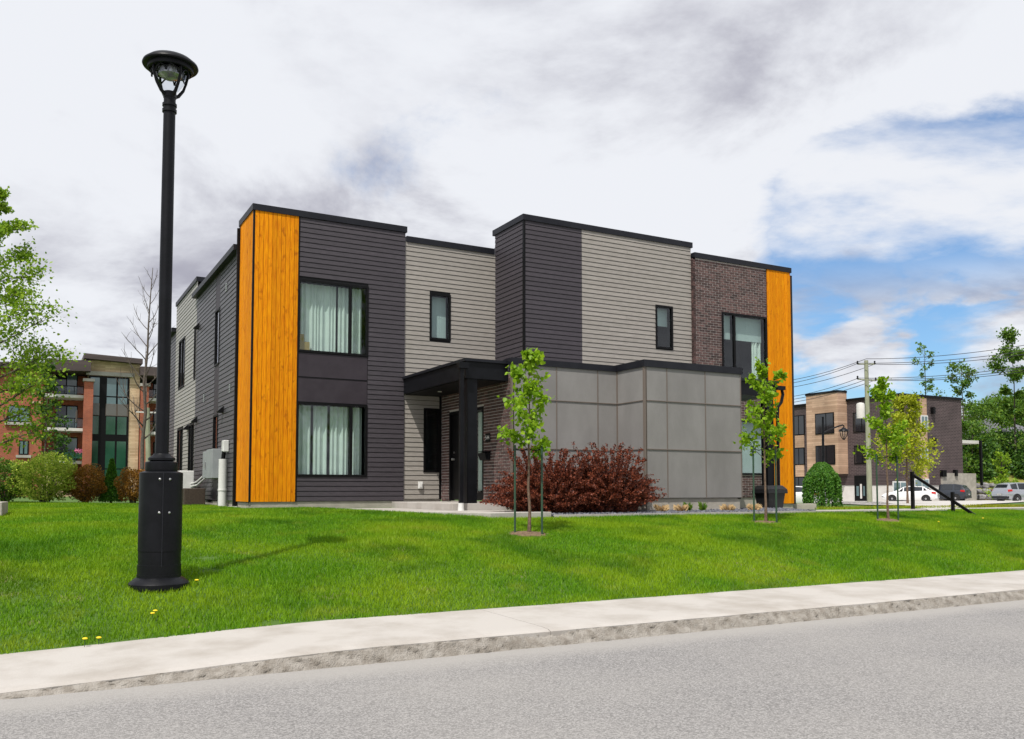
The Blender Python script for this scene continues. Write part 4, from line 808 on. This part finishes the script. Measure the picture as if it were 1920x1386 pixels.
# right-hand trees
p=PD(50,1702,952); tree('golden_maple','yellow-green young maple by the parking lot behind the staked tree',(p[0],p[1],p[2]),6.2,.07,.22,lambda t:1.75*(1-.70*t),20,5200,.16,'leaf_gold','bark',droop=.2,elev=.6,twigs=4)
FT='trees beyond the dark brick building'
def ftree(lab,px,ptop,d,w,n,m,clear,bare=False,sz=.30):
    p=PD(d,px,940); H=(940-ptop)/F*d; tree('background_tree',lab,(p[0],p[1],p[2]-.5),H+.5,.16,clear,lambda t:w*(1-.6*t)*(.7+.3*math.sin(t*9)),18,n,sz,m,'bark_grey',group=FT,droop=.1,elev=.2,twigs=4,clump=.14)
ftree('tall thin half-bare tree rising behind the dark brick wall',1741,640,105,3.0,700,'leaf_mid',.5)
ftree('spreading green tree right of the half-bare tree',1810,680,105,4.3,2600,'leaf_mid',.45)
ftree('tall layered green tree at the right picture edge',1908,628,100,4.8,9500,'leaf_mid',.2)
ftree('low leafy green tree beside the brick wall corner',1826,790,96,3.4,3000,'leaf_mid',.1)
ftree('small bright bush-like tree above the rock wall',1880,850,84,1.7,1600,'leaf_maple',.1,sz=.22)
def mass(name,label,boxes,n,ls,m):
    P=[]
    for (px,py,d,rx,rz) in boxes:
        p=PD(d,px,py); k=int(n/len(boxes)); q=rng.normal(size=(k,3)); q/=np.linalg.norm(q,axis=1)[:,None]; q*=rng.uniform(.55,1.05,k)[:,None]; P.append(np.array(p)+q*np.array([rx,rx,rz]))
    o=leaves(name,np.concatenate(P),ls,m,None,.1); tag(o,label,'foliage',kind='stuff')
mass('woodland','dense dark green wood behind the parking lot',[(1815+i*10,893-((i*37)%48),97+((i*13)%12),2.6,2.6) for i in range(16)],60000,.34,'leaf_dark')
mass('woodland','paler treetops on the horizon behind the hip-roofed house',[(1840+i*14,785-((i*29)%22),125,3.2,2.2) for i in range(8)],12000,.34,'leaf_mid')
# ================================================================= LEFT RED BRICK APARTMENTS (plane v=88)
VR=88.; apt=empty('apartment_building','red brick apartment block with stone stair tower and balconies behind the garden','building')
def rect(x0,y0,x1,y1,V=VR):
    a=PV(V,x0,y0); b=PV(V,x1,y1); return a[0],b[0],b[2],a[2]           # u0,u1,z0,z1
def fbox(mb,r,V,d0,d1): return mb.box(r[0],r[1],V-d1,V-d0,r[2],r[3])
u0,_,_,zt=rect(-60,682,0,900); u1=PV(VR,82,700)[0]
MB().box(u0-6,u1,VR,VR+12,-1,zt).build('wall','red_brick_u',apt)
ua=PV(VR,82,700)[0]; ub=PV(VR,166,700)[0]; uc=PV(VR,262,700)[0]; ue=PV(VR,330,700)[0]; ztop=PV(VR,200,668)[2]
MB().box(ua,ub,VR+2.2,VR+12,-1,zt-.3).build('wall','red_brick_u',apt); MB().box(uc+.9,ue+14,VR+2.2,VR+12,-1,zt-.6).build('wall','red_brick_u',apt)
MB().box(ub+.002,uc,VR-.3,VR+12,-1,ztop-.5).build('stone_tower','stone_course',apt)
for (xa,xb) in ((157,168),(263,272)):
    r=rect(xa,717 if xa<200 else 726,xb,945); pb=MB(); fbox(pb,(r[0],r[1],-1,r[3]),VR,.35 if xa<200 else .1,1.0); pb.build('brick_pier','red_brick_u',apt); fbox(MB(),(r[0]-.1,r[1]+.1,r[3],r[3]+.25),VR,.25,1.1).build('pier_cap','concrete',apt)
r=rect(168,707,236,880); tw=MB(); fbox(tw,(r[0]-.1,r[1]+.1,r[2]-3,r[3]+.1),VR,.301,.36); cw=tw.build('curtain_wall','trim_black',apt)
gx=[r[0],r[0]+(r[1]-r[0])*.28,r[0]+(r[1]-r[0])*.42,r[0]+(r[1]-r[0])*.71,r[1]]; gy=[r[3],r[3]-(r[3]-r[2])*.21,r[3]-(r[3]-r[2])*.42,r[3]-(r[3]-r[2])*.63,r[3]-(r[3]-r[2])*.69,r[2],r[2]-2.6]
for i in (0,2,3):
    for j in (0,1,2,4,5): fbox(MB(),(gx[i]+.08,gx[i+1]-.08,gy[j+1]+.06,gy[j]-.06),VR,.361,.38).build('glass_pane','sky_glass' if j<2 else 'green_glass',cw)
for j in (1,3,5):
    rl=MB()
    for i in range(40):
        x=gx[0]+(gx[-1]-gx[0])*i/39
        if gx[1]<x<gx[2]: continue
        rl.box(x-.025,x+.025,VR-.40,VR-.382,gy[j]-2.5 if j==3 else gy[j+1],(gy[j]-2.5 if j==3 else gy[j+1])+1.1)
    if j!=3: rl.build('stair_railing','joint_metal',cw)
fbox(MB(),(r[0]-.3,r[1]+.5,r[3]+.15,r[3]+.5),VR,.301,.45).build('lintel','concrete',apt)
# roofs
def slabroof(xa,ya,xb,yb,th,over,name='roof'):
    a=PV(VR-over,xa,ya); b=PV(VR-over,xb,yb); mb=MB(); y0,y1=VR-over,VR+12
    mb.add([(a[0],y0,a[2]-th),(b[0],y0,b[2]-th),(b[0],y1,b[2]-th),(a[0],y1,a[2]-th),(a[0],y0,a[2]),(b[0],y0,b[2]),(b[0],y1,b[2]),(a[0],y1,a[2])],[(0,3,2,1),(4,5,6,7),(0,1,5,4),(1,2,6,5),(2,3,7,6),(3,0,4,7)]); return mb.build(name,'roof_brown',apt)
slabroof(158,662,268,673,.45,1.2); slabroof(84,673,171,676,.95,1.6); slabroof(-60,676,84,681,.5,.6); slabroof(264,687,420,694,.8,1.6)
# windows of the brick wall
for (xa,ya,xb,yb) in ((17,762,54,790),(38,828,51,851),(34,702,55,716)):
    r=rect(xa,ya,xb,yb); w=fbox(MB(),(r[0]-.1,r[1]+.1,r[2]-.1,r[3]+.1),VR,.001,.05).build('window','trim_black',apt); m=(r[0]+r[1])/2
    for (p,q) in ((r[0],m-.06),(m+.06,r[1])): fbox(MB(),(p,q,r[2],r[3]),VR,.051,.07).build('pane','sky_glass',w)
    fbox(MB(),(r[0]-.3,r[1]+.3,r[2]-.35,r[2]-.12),VR,.001,.2).build('sill','concrete',apt)
for (x,y) in ((63,755),(68,755),(73,755),(62,692),(67,692)): q=PV(VR,x,y); fbox(MB(),(q[0]-.15,q[0]+.15,q[2]-.1,q[2]+.12),VR,.001,.15).build('vent','stone_clad',apt)
# balconies
for side,(xa,xb) in (('l',(84,158)),('r',(273,345))):
    for ys,yt in ((741,722),(803,783),(864,844)):
        if side=='r': ys+=8; yt+=8
        r=rect(xa,yt,xb,ys,VR-.4); bal=MB().box(r[0],r[1],VR-.5,VR+2.2,r[2]-.28,r[2]-.02).build('balcony','white_wall',apt)
        rb=MB(); rb.box(r[0],r[1],VR-.45,VR-.40,r[3]-.02,r[3]+.06)
        for k in range(5): x=r[0]+.05+(r[1]-r[0]-.1)*k/4; rb.box(x-.03,x+.03,VR-.45,VR-.40,r[2],r[3])
        rb.build('railing','black_metal',bal); MB().box(r[0]+.05,r[1]-.05,VR-.43,VR-.42,r[2]+.1,r[3]-.05).build('glass_guard','pane',bal)
        dw=(r[1]-r[0]); zb=r[2]; d=MB().box(r[0]+dw*.28,r[0]+dw*.85,VR+2.12,VR+2.199,zb,zb+2.2).build('patio_door','trim_black',apt)
        for (p,q,mm) in ((.30,.55,'dark_glass'),(.58,.83,'sky_glass')): MB().box(r[0]+dw*p,r[0]+dw*q,VR+2.09,VR+2.119,zb+.1,zb+2.1).build('pane',mm,d)
MB().box(ua,ub,VR-.4,VR+2.2,-1,PV(VR,120,880)[2]-.6).build('balcony_base','stone_clad',apt)
fl=empty('balcony_planter','teal balcony planters with pink flowers on the lowest balcony','planter'); r=rect(112,849,156,862,VR-.5)
for i,(a,b) in enumerate(((.1,.35),(.45,.68),(.7,.98))): MB().box(r[0]+(r[1]-r[0])*a,r[0]+(r[1]-r[0])*b,VR-.8,VR-.52,r[2]+.1,r[2]+.6).build('planter_box','green_glass',fl)
P=np.array([(r[0]+(r[1]-r[0])*rng.uniform(.65,1),VR-.66+rng.normal(0,.1),r[2]+.7+rng.normal(0,.12)) for _ in range(160)]); mat('pink_flower',(.7,.2,.35),.7); tag(leaves('flowers',P,.12,'pink_flower',fl),kind='stuff')
p=PD(60,280,945); t=empty('utility_post','short pale wooden utility post behind the bare tree','post'); q=PD(60,276,765); MB().tube([(p[0],p[1],p[2]-.5),(q[0],q[1],q[2])],.16,10).build('post','pole_wood',t); MB().box(q[0]-.7,q[0]+1.1,q[1]-.05,q[1]+.05,q[2]-.35,q[2]-.25).build('crossarm','white_wall',t)
# ================================================================= RIGHT DARK BRICK BUILDING
rb_=empty('brick_building','three-storey brown brick and wood-clad building beyond the parking lot','building')
UR=69.2; VRt=53.3; zr=10.1
def urect(x0,y0,x1,y1,U=UR):
    a=PU(U,x0,y0); b=PU(U,x1,y1); return b[1],a[1],b[2],a[2]      # v0(near)..v1, z0,z1
xr=PV(VRt,1806,900)[0]; MB().box(UR,xr-.05,VRt,VRt+30,2.95,zr).build('wall','brown_brick_v',rb_)
MB().box(UR+.01,xr,VRt-.02,VRt+10,2.0,zr-.0).build('wall','brown_brick_u',rb_)
MB().box(UR+.05,xr-.1,VRt+.05,VRt+29.9,-.5,2.949).build('white_base','white_wall',rb_)
MB().box(UR-.15,xr+.1,VRt-.12,VRt+30.1,zr,zr+.22).build('parapet','trim_black',rb_)
bl=urect(1511,740,1573,900,UR-1.3); v0b,v1b=bl[0],bl[1]; zb0=PU(UR-1.3,1540,889)[2]; zb1=PU(UR-1.3,1573,735)[2]
MB().box(UR-1.3,UR-.001,v0b,v1b,zb0,zb1).build('wood_bay','wood_board_v',rb_); MB().box(UR-1.36,UR-.0,v0b-.06,v1b+.06,zb1,zb1+.2).build('bay_cap','trim_black',rb_)
bl2=urect(1440,790,1508,895,UR-.02)
def uwin(x0,y0,x1,y1,U,m='dark_glass'):
    r=urect(x0,y0,x1,y1,U); w=MB().box(U-.05,U-.001,r[0]-.1,r[1]+.1,r[2]-.1,r[3]+.1).build('window','trim_black',rb_); a=r[0]+(r[1]-r[0])*.4
    for p,q in ((r[0],a-.05),(a+.05,r[1])): MB().box(U-.07,U-.051,p,q,r[2],r[3]).build('pane',m,w)
for q in ((1530,778,1563,811),(1531,838,1565,869)): uwin(*q,UR-1.3)
for q in ((1484,782,1508,814),(1485,842,1508,870),(1485,896,1508,932),(1601,776,1627,808),(1603,838,1628,868)): uwin(*q,UR,'dark_glass')
for (ya,yb) in ((816,840),(872,895)):
    r=urect(1470,ya,1508,yb,UR-.03); MB().box(UR-.05,UR-.002,r[0],r[1],r[2],r[3]).build('wood_panel','wood_board_v',rb_)
r=urect(1604,894,1627,937); dd=MB().box(UR-.06,UR+.049,r[0]-.1,r[1]+.1,-.2,r[3]+.1).build('entrance_door','trim_black',rb_)
m_=(r[0]+r[1])/2
for p,q in ((r[0]+.25,m_-.25),(m_+.25,r[1]-.15)): MB().box(UR-.08,UR-.061,p,q,r[2]+.35,r[3]-.9).build('door_glass','sky_glass',dd)
MB().box(UR-.09,UR-.061,m_-.1,m_+.1,r[2]+.1,r[3]-.7).build('door_edge','white_wall',dd)
def vwin(x0,y0,x1,y1,m='sky_glass',frame='white_plastic'):
    a=PV(VRt-.02,x0,y0); b=PV(VRt-.02,x1,y1); w=MB().box(a[0]-.12,b[0]+.12,VRt-.08,VRt-.021,b[2]-.12,a[2]+.12).build('window',frame,rb_); mm=(a[0]+b[0])/2
    for p,q in ((a[0],mm-.06),(mm+.06,b[0])): MB().box(p,q,VRt-.10,VRt-.081,b[2],a[2]).build('pane',m,w)
a=PV(VRt,1724,754); b=PV(VRt,1740,900); MB().box(a[0],b[0],VRt-.06,VRt-.021,2.2,zr-.05).build('wood_strip','wood_board_u',rb_)
def vwin2(*q): vwin(*q)
MBw=None
for q in ((1727,781,1738,804),(1727,840,1738,863),(1773,898,1786,911),(1715,900,1740,915),(1675,905,1700,930)): vwin(*q)
for (x,y) in ((1764,888),(1767,888),(1788,887),(1746,770),(1748,828)):
    q=PV(VRt,x,y); MB().box(q[0]-.15,q[0]+.15,VRt-.35,VRt-.021,q[2]-.3,q[2]+.3).build('wall_light','trim_black',rb_)
q=PV(VRt,1806,870); t=MB().box(q[0]-3.4,q[0]+1.6,VRt-.2,VRt+6,-1,q[2]-.9).build('concrete_base','foundation',rb_)
dk=empty('deck_canopy','thin white canopy on a black post at the brick wall corner','canopy'); a=PV(VRt+1,1806,828); MB().box(xr+.1,xr+3.6,VRt+.5,VRt+4,a[2]-.2,a[2]+.1).build('canopy_slab','white_wall',dk); MB().box(xr+3.0,xr+3.2,VRt+.1,VRt+.3,2.0,a[2]+.1).build('post','trim_black',dk)
# hip-roofed house
hh=empty('bungalow','distant bungalow with dark grey hip roof among the trees','house'); a=PD(112,1825,815); b=PD(112,1897,815); c_=(a+b)/2; w=np.linalg.norm(b-a)/2
dx=rt*w; dy=fw*5
MB().add([tuple(c_-dx*.85-dy*.8-up*2.6),tuple(c_+dx*.85-dy*.8-up*2.6),tuple(c_+dx*.85+dy-up*2.6),tuple(c_-dx*.85+dy-up*2.6),tuple(c_-dx*.85-dy*.8),tuple(c_+dx*.85-dy*.8),tuple(c_+dx*.85+dy),tuple(c_-dx*.85+dy)],[(0,1,5,4),(1,2,6,5),(2,3,7,6),(3,0,4,7)]).build('wall','white_wall',hh)
MB().add([tuple(c_-dx*1.1-dy*1.1),tuple(c_+dx*1.1-dy*1.1),tuple(c_+dx*1.1+dy*1.2),tuple(c_-dx*1.1+dy*1.2),tuple(c_-dx*.25+up*2.1),tuple(c_+dx*.2+up*2.1)],[(0,1,5,4),(1,2,5),(2,3,4,5),(3,0,4),(0,3,2,1)]).build('roof','roof_grey',hh)
q=c_-dy*.8; MB().box(q[0]-.2,q[0]+.9,q[1]-.3,q[1]-.02,q[2]-1.9,q[2]-.5).build('window','trim_black',hh)
# rock retaining wall
rw=empty('rock_wall','dry-stacked grey boulder retaining wall at the edge of the parking lot','wall')
random.seed(3)
def rock(c,sx,sy,sz):
    bm=bmesh.new(); bmesh.ops.create_icosphere(bm,subdivisions=2,radius=1)
    for v_ in bm.verts:
        n_=Vector(v_.co); k=max(abs(n_.x),abs(n_.y),abs(n_.z)); n_=n_.lerp(n_/k*.85,.6); n_*=1+random.uniform(-.09,.09); v_.co=Vector((n_.x*sx,n_.y*sy,n_.z*sz))
    me=bpy.data.meshes.new('boulder'); bm.to_mesh(me); bm.free(); me.materials.append(MATS['rock']); o=bpy.data.objects.new('boulder',me); col.objects.link(o); o.parent=rw; o.location=c; o.rotation_euler=(0,0,-YAW*0+random.uniform(-.3,.3)+math.atan2(rt[1],rt[0]))
for row in range(3):
    x=1806+row*7
    while x<1935:
        d=88+row*1.0+(1806-x)*-.03; wpx=random.uniform(10,19); p=PD(d,x+wpx/2,932-row*10.5); rock(tuple(p),wpx/F*d*.54,.6,.33*random.uniform(.85,1.1)); x+=wpx
ba=MB(); pts=[PD(91,1800,925),PD(91,1940,925),PD(100,1940,880),PD(100,1815,880)]; ba.add([(p[0],p[1],p[2]) for p in pts]+[(p[0],p[1],p[2]-4) for p in pts],[(0,1,2,3),(0,4,5,1)]); mat('dry_bank',(.30,.24,.06),.95,(.16,.2,.03),.8,6); tag(ba.build('bank','dry_bank'),kind='structure')
# ================================================================= UTILITY POLE + WIRES
t=empty('utility_pole','weathered grey-green wooden utility pole with transformer beyond the house','utility pole'); p=PD(68,1631,947); q=PD(68,1624,676)
MB().tube([(p[0],p[1],p[2]-.6),(q[0],q[1],q[2])],[.21,.15],12).build('pole','pole_wood',t,smooth=True); q2=PD(67.6,1617,770); MB().lathe([(.02,-.62),(.30,-.6),(.30,.45),(.26,.55),(.1,.6)],(q2[0]-.2,q2[1],q2[2]),16).build('transformer','white_wall',t,smooth=True)
def w3(px,py,d=68): r=PD(d,px,py); return Vector(r)
for (x0,y0,x1,y1) in ((1608,683,1640,683),(1608,711,1642,714)):
    a=w3(x0,y0); b=w3(x1,y1); MB().tube([a,b],.05,6).build('crossarm','pole_wood',t)
    for e in (a,b): MB().lathe([(.07,0),(.09,.06),(.05,.14),(.08,.2),(.03,.26)],tuple(e),10).build('insulator','black_metal',t)
for i,(yl,ym,yr,xm,dl) in enumerate(((706,673,643,1624,0),(712,681,655,1610,0),(720,683,661,1640,0),(736,709,684,1610,0),(742,711,690,1626,0),(748,713,694,1641,0))):
    wr=empty('overhead_wire',('topmost','second highest','third highest','fourth highest','second lowest','lowest')[i]+' of the six power lines crossing at the wooden pole','wire','power lines on the wooden pole')
    a=w3(1484-60,yl+14,75); m_=w3(xm,ym); b=w3(1990,yr-8,58); pts=[]
    for (s,e,sag) in ((a,m_,.35),(m_,b,.35)):
        for k in range(13):
            t_=k/12; q=s.lerp(e,t_); q.z-=sag*4*t_*(1-t_); pts.append(q)
    MB().tube(pts,.022,5).build('cable','wire',wr)
# arm street lamp
t=empty('arm_lamp','black street lamp with curved side arm and lantern behind the weeping tree','street lamp'); p=PD(60,1544,950); q=PD(60,1543,790); s_=60/F
MB().tube([(p[0],p[1],p[2]-.3),(q[0],q[1],q[2]+.3)],[.10,.075],10).build('pole','black_metal',t)
def o60(px,py): return tuple(PD(60,px,py))
MB().tube([o60(1543,812),o60(1555,806),o60(1570,800),o60(1580,797),o60(1583,800)],.05,8).build('arm','black_metal',t); b=PD(60,1582,812)
MB().lathe([(.02,.42),(.08,.36),(.30,.22),(.34,.12),(.30,.10)],tuple(b),16).build('hood','black_metal',t,smooth=True); MB().lathe([(.05,-.42),(.2,-.2),(.24,.10)],tuple(b),12).build('lantern_glass','lamp_glass',t); cg=MB()
for k in range(4): a=k*math.pi/2+.4; cg.tube([(b[0]+r_*math.cos(a),b[1]+r_*math.sin(a),b[2]+z_) for r_,z_ in ((.04,-.46),(.21,-.2),(.26,.1))],.025,6)
cg.build('lantern_cage','black_metal',t)
# handrail
t=empty('handrail','black steel handrail sloping down over the lawn crest at the right','railing')
A=PD(24,1712,961); uA=A[0]; zA=PD(24,1712,888)[2]
B=PU(uA,1786,927); E=PU(uA,1832,969); pr=[(uA,A[1],zA),(uA,B[1],B[2]),(uA,E[1],E[2])]
dn=Vector(pr[2])-Vector(pr[0]); dn.normalize()
def bar(p,q,w,h): 
    p=Vector(p);q=Vector(q); sx=Vector((w/2,0,0)); d=(q-p).normalized(); n_=d.cross(Vector((1,0,0))).normalized()*h/2
    return MB().add([p-sx-n_,p+sx-n_,p+sx+n_,p-sx+n_,q-sx-n_,q+sx-n_,q+sx+n_,q-sx+n_],[(0,3,2,1),(4,5,6,7),(0,1,5,4),(1,2,6,5),(2,3,7,6),(3,0,4,7)])
bar((uA,A[1]-.06,zA-.06),Vector(pr[2])-dn*.05,.045,.07).build('rail','trim_black',t)
MB().box(uA-.037,uA+.037,A[1]-.037,A[1]+.037,A[2]-.1,zA+.05).build('post','trim_black',t); MB().box(uA-.10,uA+.10,A[1]-.10,A[1]+.10,A[2]-.05,A[2]+.03).build('base_plate','trim_black',t)
MB().box(uA-.034,uA+.034,B[1]-.034,B[1]+.034,float(gz(uA,B[1]))-.1,B[2]+.06).build('post','trim_black',t)
# ================================================================= CARS
def car(label,pos,heading,kind,paint,group='cars in the parking lot'):
    root=empty('parked_car',label,'car',group)
    if kind=='sedan': L_,Wd,Ht=4.55,1.78,1.45; st=[(-2.27,.42,.80,.80,.70),(-2.15,.30,.98,.98,.80),(-1.70,.22,1.02,1.08,.84),(-1.15,.2,1.0,1.40,.62),(-.2,.2,.96,1.45,.64),(.45,.2,.93,1.38,.62),(1.25,.2,.90,.95,.80),(1.95,.22,.80,.82,.74),(2.25,.36,.62,.62,.62)]
    else: L_,Wd,Ht=4.5,1.85,1.66; st=[(-2.25,.45,.95,.95,.74),(-2.12,.34,1.08,1.20,.76),(-1.85,.26,1.10,1.56,.66),(-1.2,.25,1.08,1.66,.68),(-.1,.25,1.05,1.66,.68),(.55,.25,1.03,1.55,.66),(1.25,.25,1.0,1.06,.82),(2.0,.27,.90,.92,.76),(2.25,.42,.66,.66,.64)]
    hw=Wd/2; ring=[]; mb=MB(); pv_=Vector(pos); Hd=Vector((math.cos(heading),math.sin(heading),0)); Sd=Vector((-Hd.y,Hd.x,0))
    def T_(x,y,z): return tuple(pv_+Hd*x+Sd*y+Vector((0,0,z)))
    n=10
    for (x,zs,zb,zr_,wr) in st:
        e=1-.10*(abs(x)/2.3)**3; w=hw*e; wr_=wr*hw/.9*e
        ring.append([(x,-w*.92,zs),(x,-w,zs+.22),(x,-w,zb-.12),(x,-w*.95,zb),(x,-wr_,zr_-.03 if zr_>zb+.2 else zr_-.01),(x,-wr_*.8,zr_),(x,wr_*.8,zr_),(x,wr_,zr_-.03 if zr_>zb+.2 else zr_-.01),(x,w*.95,zb),(x,w,zb-.12),(x,w,zs+.22),(x,w*.92,zs)])
    k=12; mb.v=[T_(*p) for r_ in ring for p in r_]
    for i in range(len(ring)-1):
        for j in range(k): a=i*k+j; b=i*k+(j+1)%k; mb.f.append((a,b,b+k,a+k))
    mb.f.append(tuple(range(k-1,-1,-1))); mb.f.append(tuple((len(ring)-1)*k+j for j in range(k)))
    mb.build('body',paint,root,smooth=True)
    def lerp(i,f,j): a=Vector(ring[i][j]); b=Vector(ring[i+1][j]); return a.lerp(b,f)
    # side windows between rear and front pillars, rear window, windscreen
    for sgn,(jb,jt) in ((-1,(3,4)),(1,(8,7))):
        rng_=((2,3),(3,4),(4,5)) if kind!='sedan' else ((3,4),(4,5))
        ex=[(2,.75)] if kind=='sedan' else []
        for (i,_) in rng_:
            q=[Vector(ring[i][jb]),Vector(ring[i+1][jb]),Vector(ring[i+1][jt]),Vector(ring[i][jt])]; c_=sum(q,Vector())/4; q=[c_+(p-c_)*.86 for p in q]; off=Vector((0,sgn*.012,.004))
            q2=[p+off for p in q]; MB().add([T_(*p) for p in q2]+[T_(*(p-off*2)) for p in q2],[(0,1,2,3),(3,2,1,0),(4,5,6,7)]).build('side_window','dark_glass',root)
        if kind=='sedan':
            for i,fl_ in ((2,1),(5,0)):
                q=[Vector(ring[i][jb]).lerp(Vector(ring[i+1][jb]),.3 if fl_ else .05),Vector(ring[i+1][jb]) if fl_ else Vector(ring[i][jb]).lerp(Vector(ring[i+1][jb]),.6),Vector(ring[i+1][jt]) if fl_ else Vector(ring[i][jt])]; c_=sum(q,Vector())/3; q=[c_+(p-c_)*.8+Vector((0,sgn*.015,.005)) for p in q]
                MB().add([T_(*p) for p in q]+[T_(*(p-Vector((0,sgn*.02,0)))) for p in q],[(0,1,2),(2,1,0)]).build('side_window','dark_glass',root)
    def endglass(i0,i1,name):
        a,b=ring[i0],ring[i1]; q=[Vector(a[4]).lerp(Vector(b[4]),.12),Vector(a[7]).lerp(Vector(b[7]),.12),Vector(b[7]).lerp(Vector(a[7]),.12),Vector(b[4]).lerp(Vector(a[4]),.12)]
        c_=sum(q,Vector())/4; off=Vector((-.02 if i0<4 else .02,0,.02)); q=[c_+Vector(((p-c_).x,(p-c_).y*.86,(p-c_).z))+off for p in q]
        MB().add([T_(*p) for p in q],[(0,1,2,3)]).build(name,'dark_glass',root)
    endglass(2,3,'rear_window') if kind=='sedan' else endglass(1,2,'rear_window'); endglass(6,5,'windscreen')
    for sgn in (-1,1):
        x=-2.12 if kind=='sedan' else -2.10; zl=.84 if kind=='sedan' else 1.0; y=sgn*hw*.68
        mb=MB(); q=[(x-.14,y-.16,zl-.09),(x-.14,y+.16,zl-.09),(x+.26,sgn*hw*1.0 if 0 else y+.19*1,zl-.09),(x+.26,y-.16,zl-.09)]
        yy0,yy1=(sgn*hw*.52,sgn*hw*.97) if sgn>0 else (sgn*hw*.97,sgn*hw*.52)
        mb.add([T_(*p) for p in ((x-.09,yy0,zl-.08),(x-.05,yy1,zl-.08),(x+.30,yy1,zl-.04),(x+.30,yy0,zl-.04),(x-.07,yy0,zl+.09),(x-.03,yy1,zl+.09),(x+.30,yy1,zl+.10),(x+.30,yy0,zl+.10))],[(0,3,2,1),(4,5,6,7),(0,1,5,4),(1,2,6,5),(2,3,7,6),(3,0,4,7)]); mb.build('tail_light','tail_red',root)
    mb=MB(); mb.add([T_(*p) for p in ((-2.30,-.26,.62),(-2.30,.26,.62),(-2.285,.26,.76),(-2.285,-.26,.76),(-2.2,-.26,.62),(-2.2,.26,.62),(-2.2,.26,.76),(-2.2,-.26,.76))],[(0,1,2,3),(3,2,1,0),(0,4,5,1),(3,2,6,7)]); mb.build('number_plate','white_plastic',root)
    mb=MB(); mb.add([T_(*p) for p in ((-2.29,-.8,.36),(-2.29,.8,.36),(-2.25,.8,.56),(-2.25,-.8,.56),(-2.1,-.84,.36),(-2.1,.84,.36),(-2.1,.86,.56),(-2.1,-.86,.56))],[(0,1,2,3),(0,4,5,1),(3,2,6,7),(1,5,6,2),(4,0,3,7)]); mb.build('bumper','bin_black' if kind!='sedan' else paint,root)
    wr_=.33 if kind=='sedan' else .36
    for x in (-1.36,1.38):
        for sgn in (-1,1):
            w=MB(); prof=[(wr_*.62,-.11),(wr_*.95,-.11),(wr_,-.07),(wr_,.07),(wr_*.95,.11),(wr_*.62,.11)]; w.lathe(prof,(0,0,0),20); 
            w.v=[T_(x+a,sgn*(hw-.10)+c__,wr_+b) for a,b,c__ in w.v]; wo=w.build('wheel','tyre',root,smooth=True)
            rm=MB().lathe([(.03,.115),(wr_*.60,.10),(wr_*.64,.114),(wr_*.64,.05)],(0,0,0),20)
            rm.v=[T_(x+a,sgn*(hw-.10)+sgn*c__,wr_+b) for a,b,c__ in rm.v]; rm.build('rim','rim',wo,smooth=True)
            ar=MB(); ar.lathe([(wr_*1.12,.0),(wr_*1.12,.012)],(0,0,0),20); ar.v=[T_(x+a,sgn*(hw*.985)+sgn*c__,max(wr_+b,.22)) for a,b,c__ in ar.v]; ar.build('wheel_arch','tyre',root)
            w.v=None
    return root
hr=math.atan2(rt[1],rt[0])                                    # heading that runs to the right in the picture
def cpos(d,px,py): p=PD(d,px,py); return (p[0],p[1],p[2])
car('white sedan parked before the golden maple',cpos(79,1707,942),hr+math.pi-.55,'sedan','car_white')
car('dark grey compact suv parked right of the white sedan',cpos(83,1768,941),hr+math.pi-.75,'suv','car_dark')
car('silver suv cut by the right picture edge',cpos(73,1917,943),hr+.25,'suv','car_silver')
car('white car half hidden behind the concrete block beside the house',cpos(66,1487,948),hr+math.pi-.6,'sedan','car_white')
# trees across the street behind the viewer, seen only as reflections in the windows
random.seed(77); rng=np.random.default_rng(77)

for lab,u_,v_,h_ in (('broad leafy tree across the street, mirrored in the upper window',14,-22,15.5),('leafy tree across the street, farther along',24,-23,16),('leafy tree across the street, nearest the viewer',4,-24,14)):
    tree('street_tree',lab,(u_,v_,0),h_,.2,.18,lambda t:4.6*(1-.55*t),26,5500,.34,'leaf_maple','bark_grey',group='trees across the street',droop=.2,elev=.35,twigs=4,clump=.18)
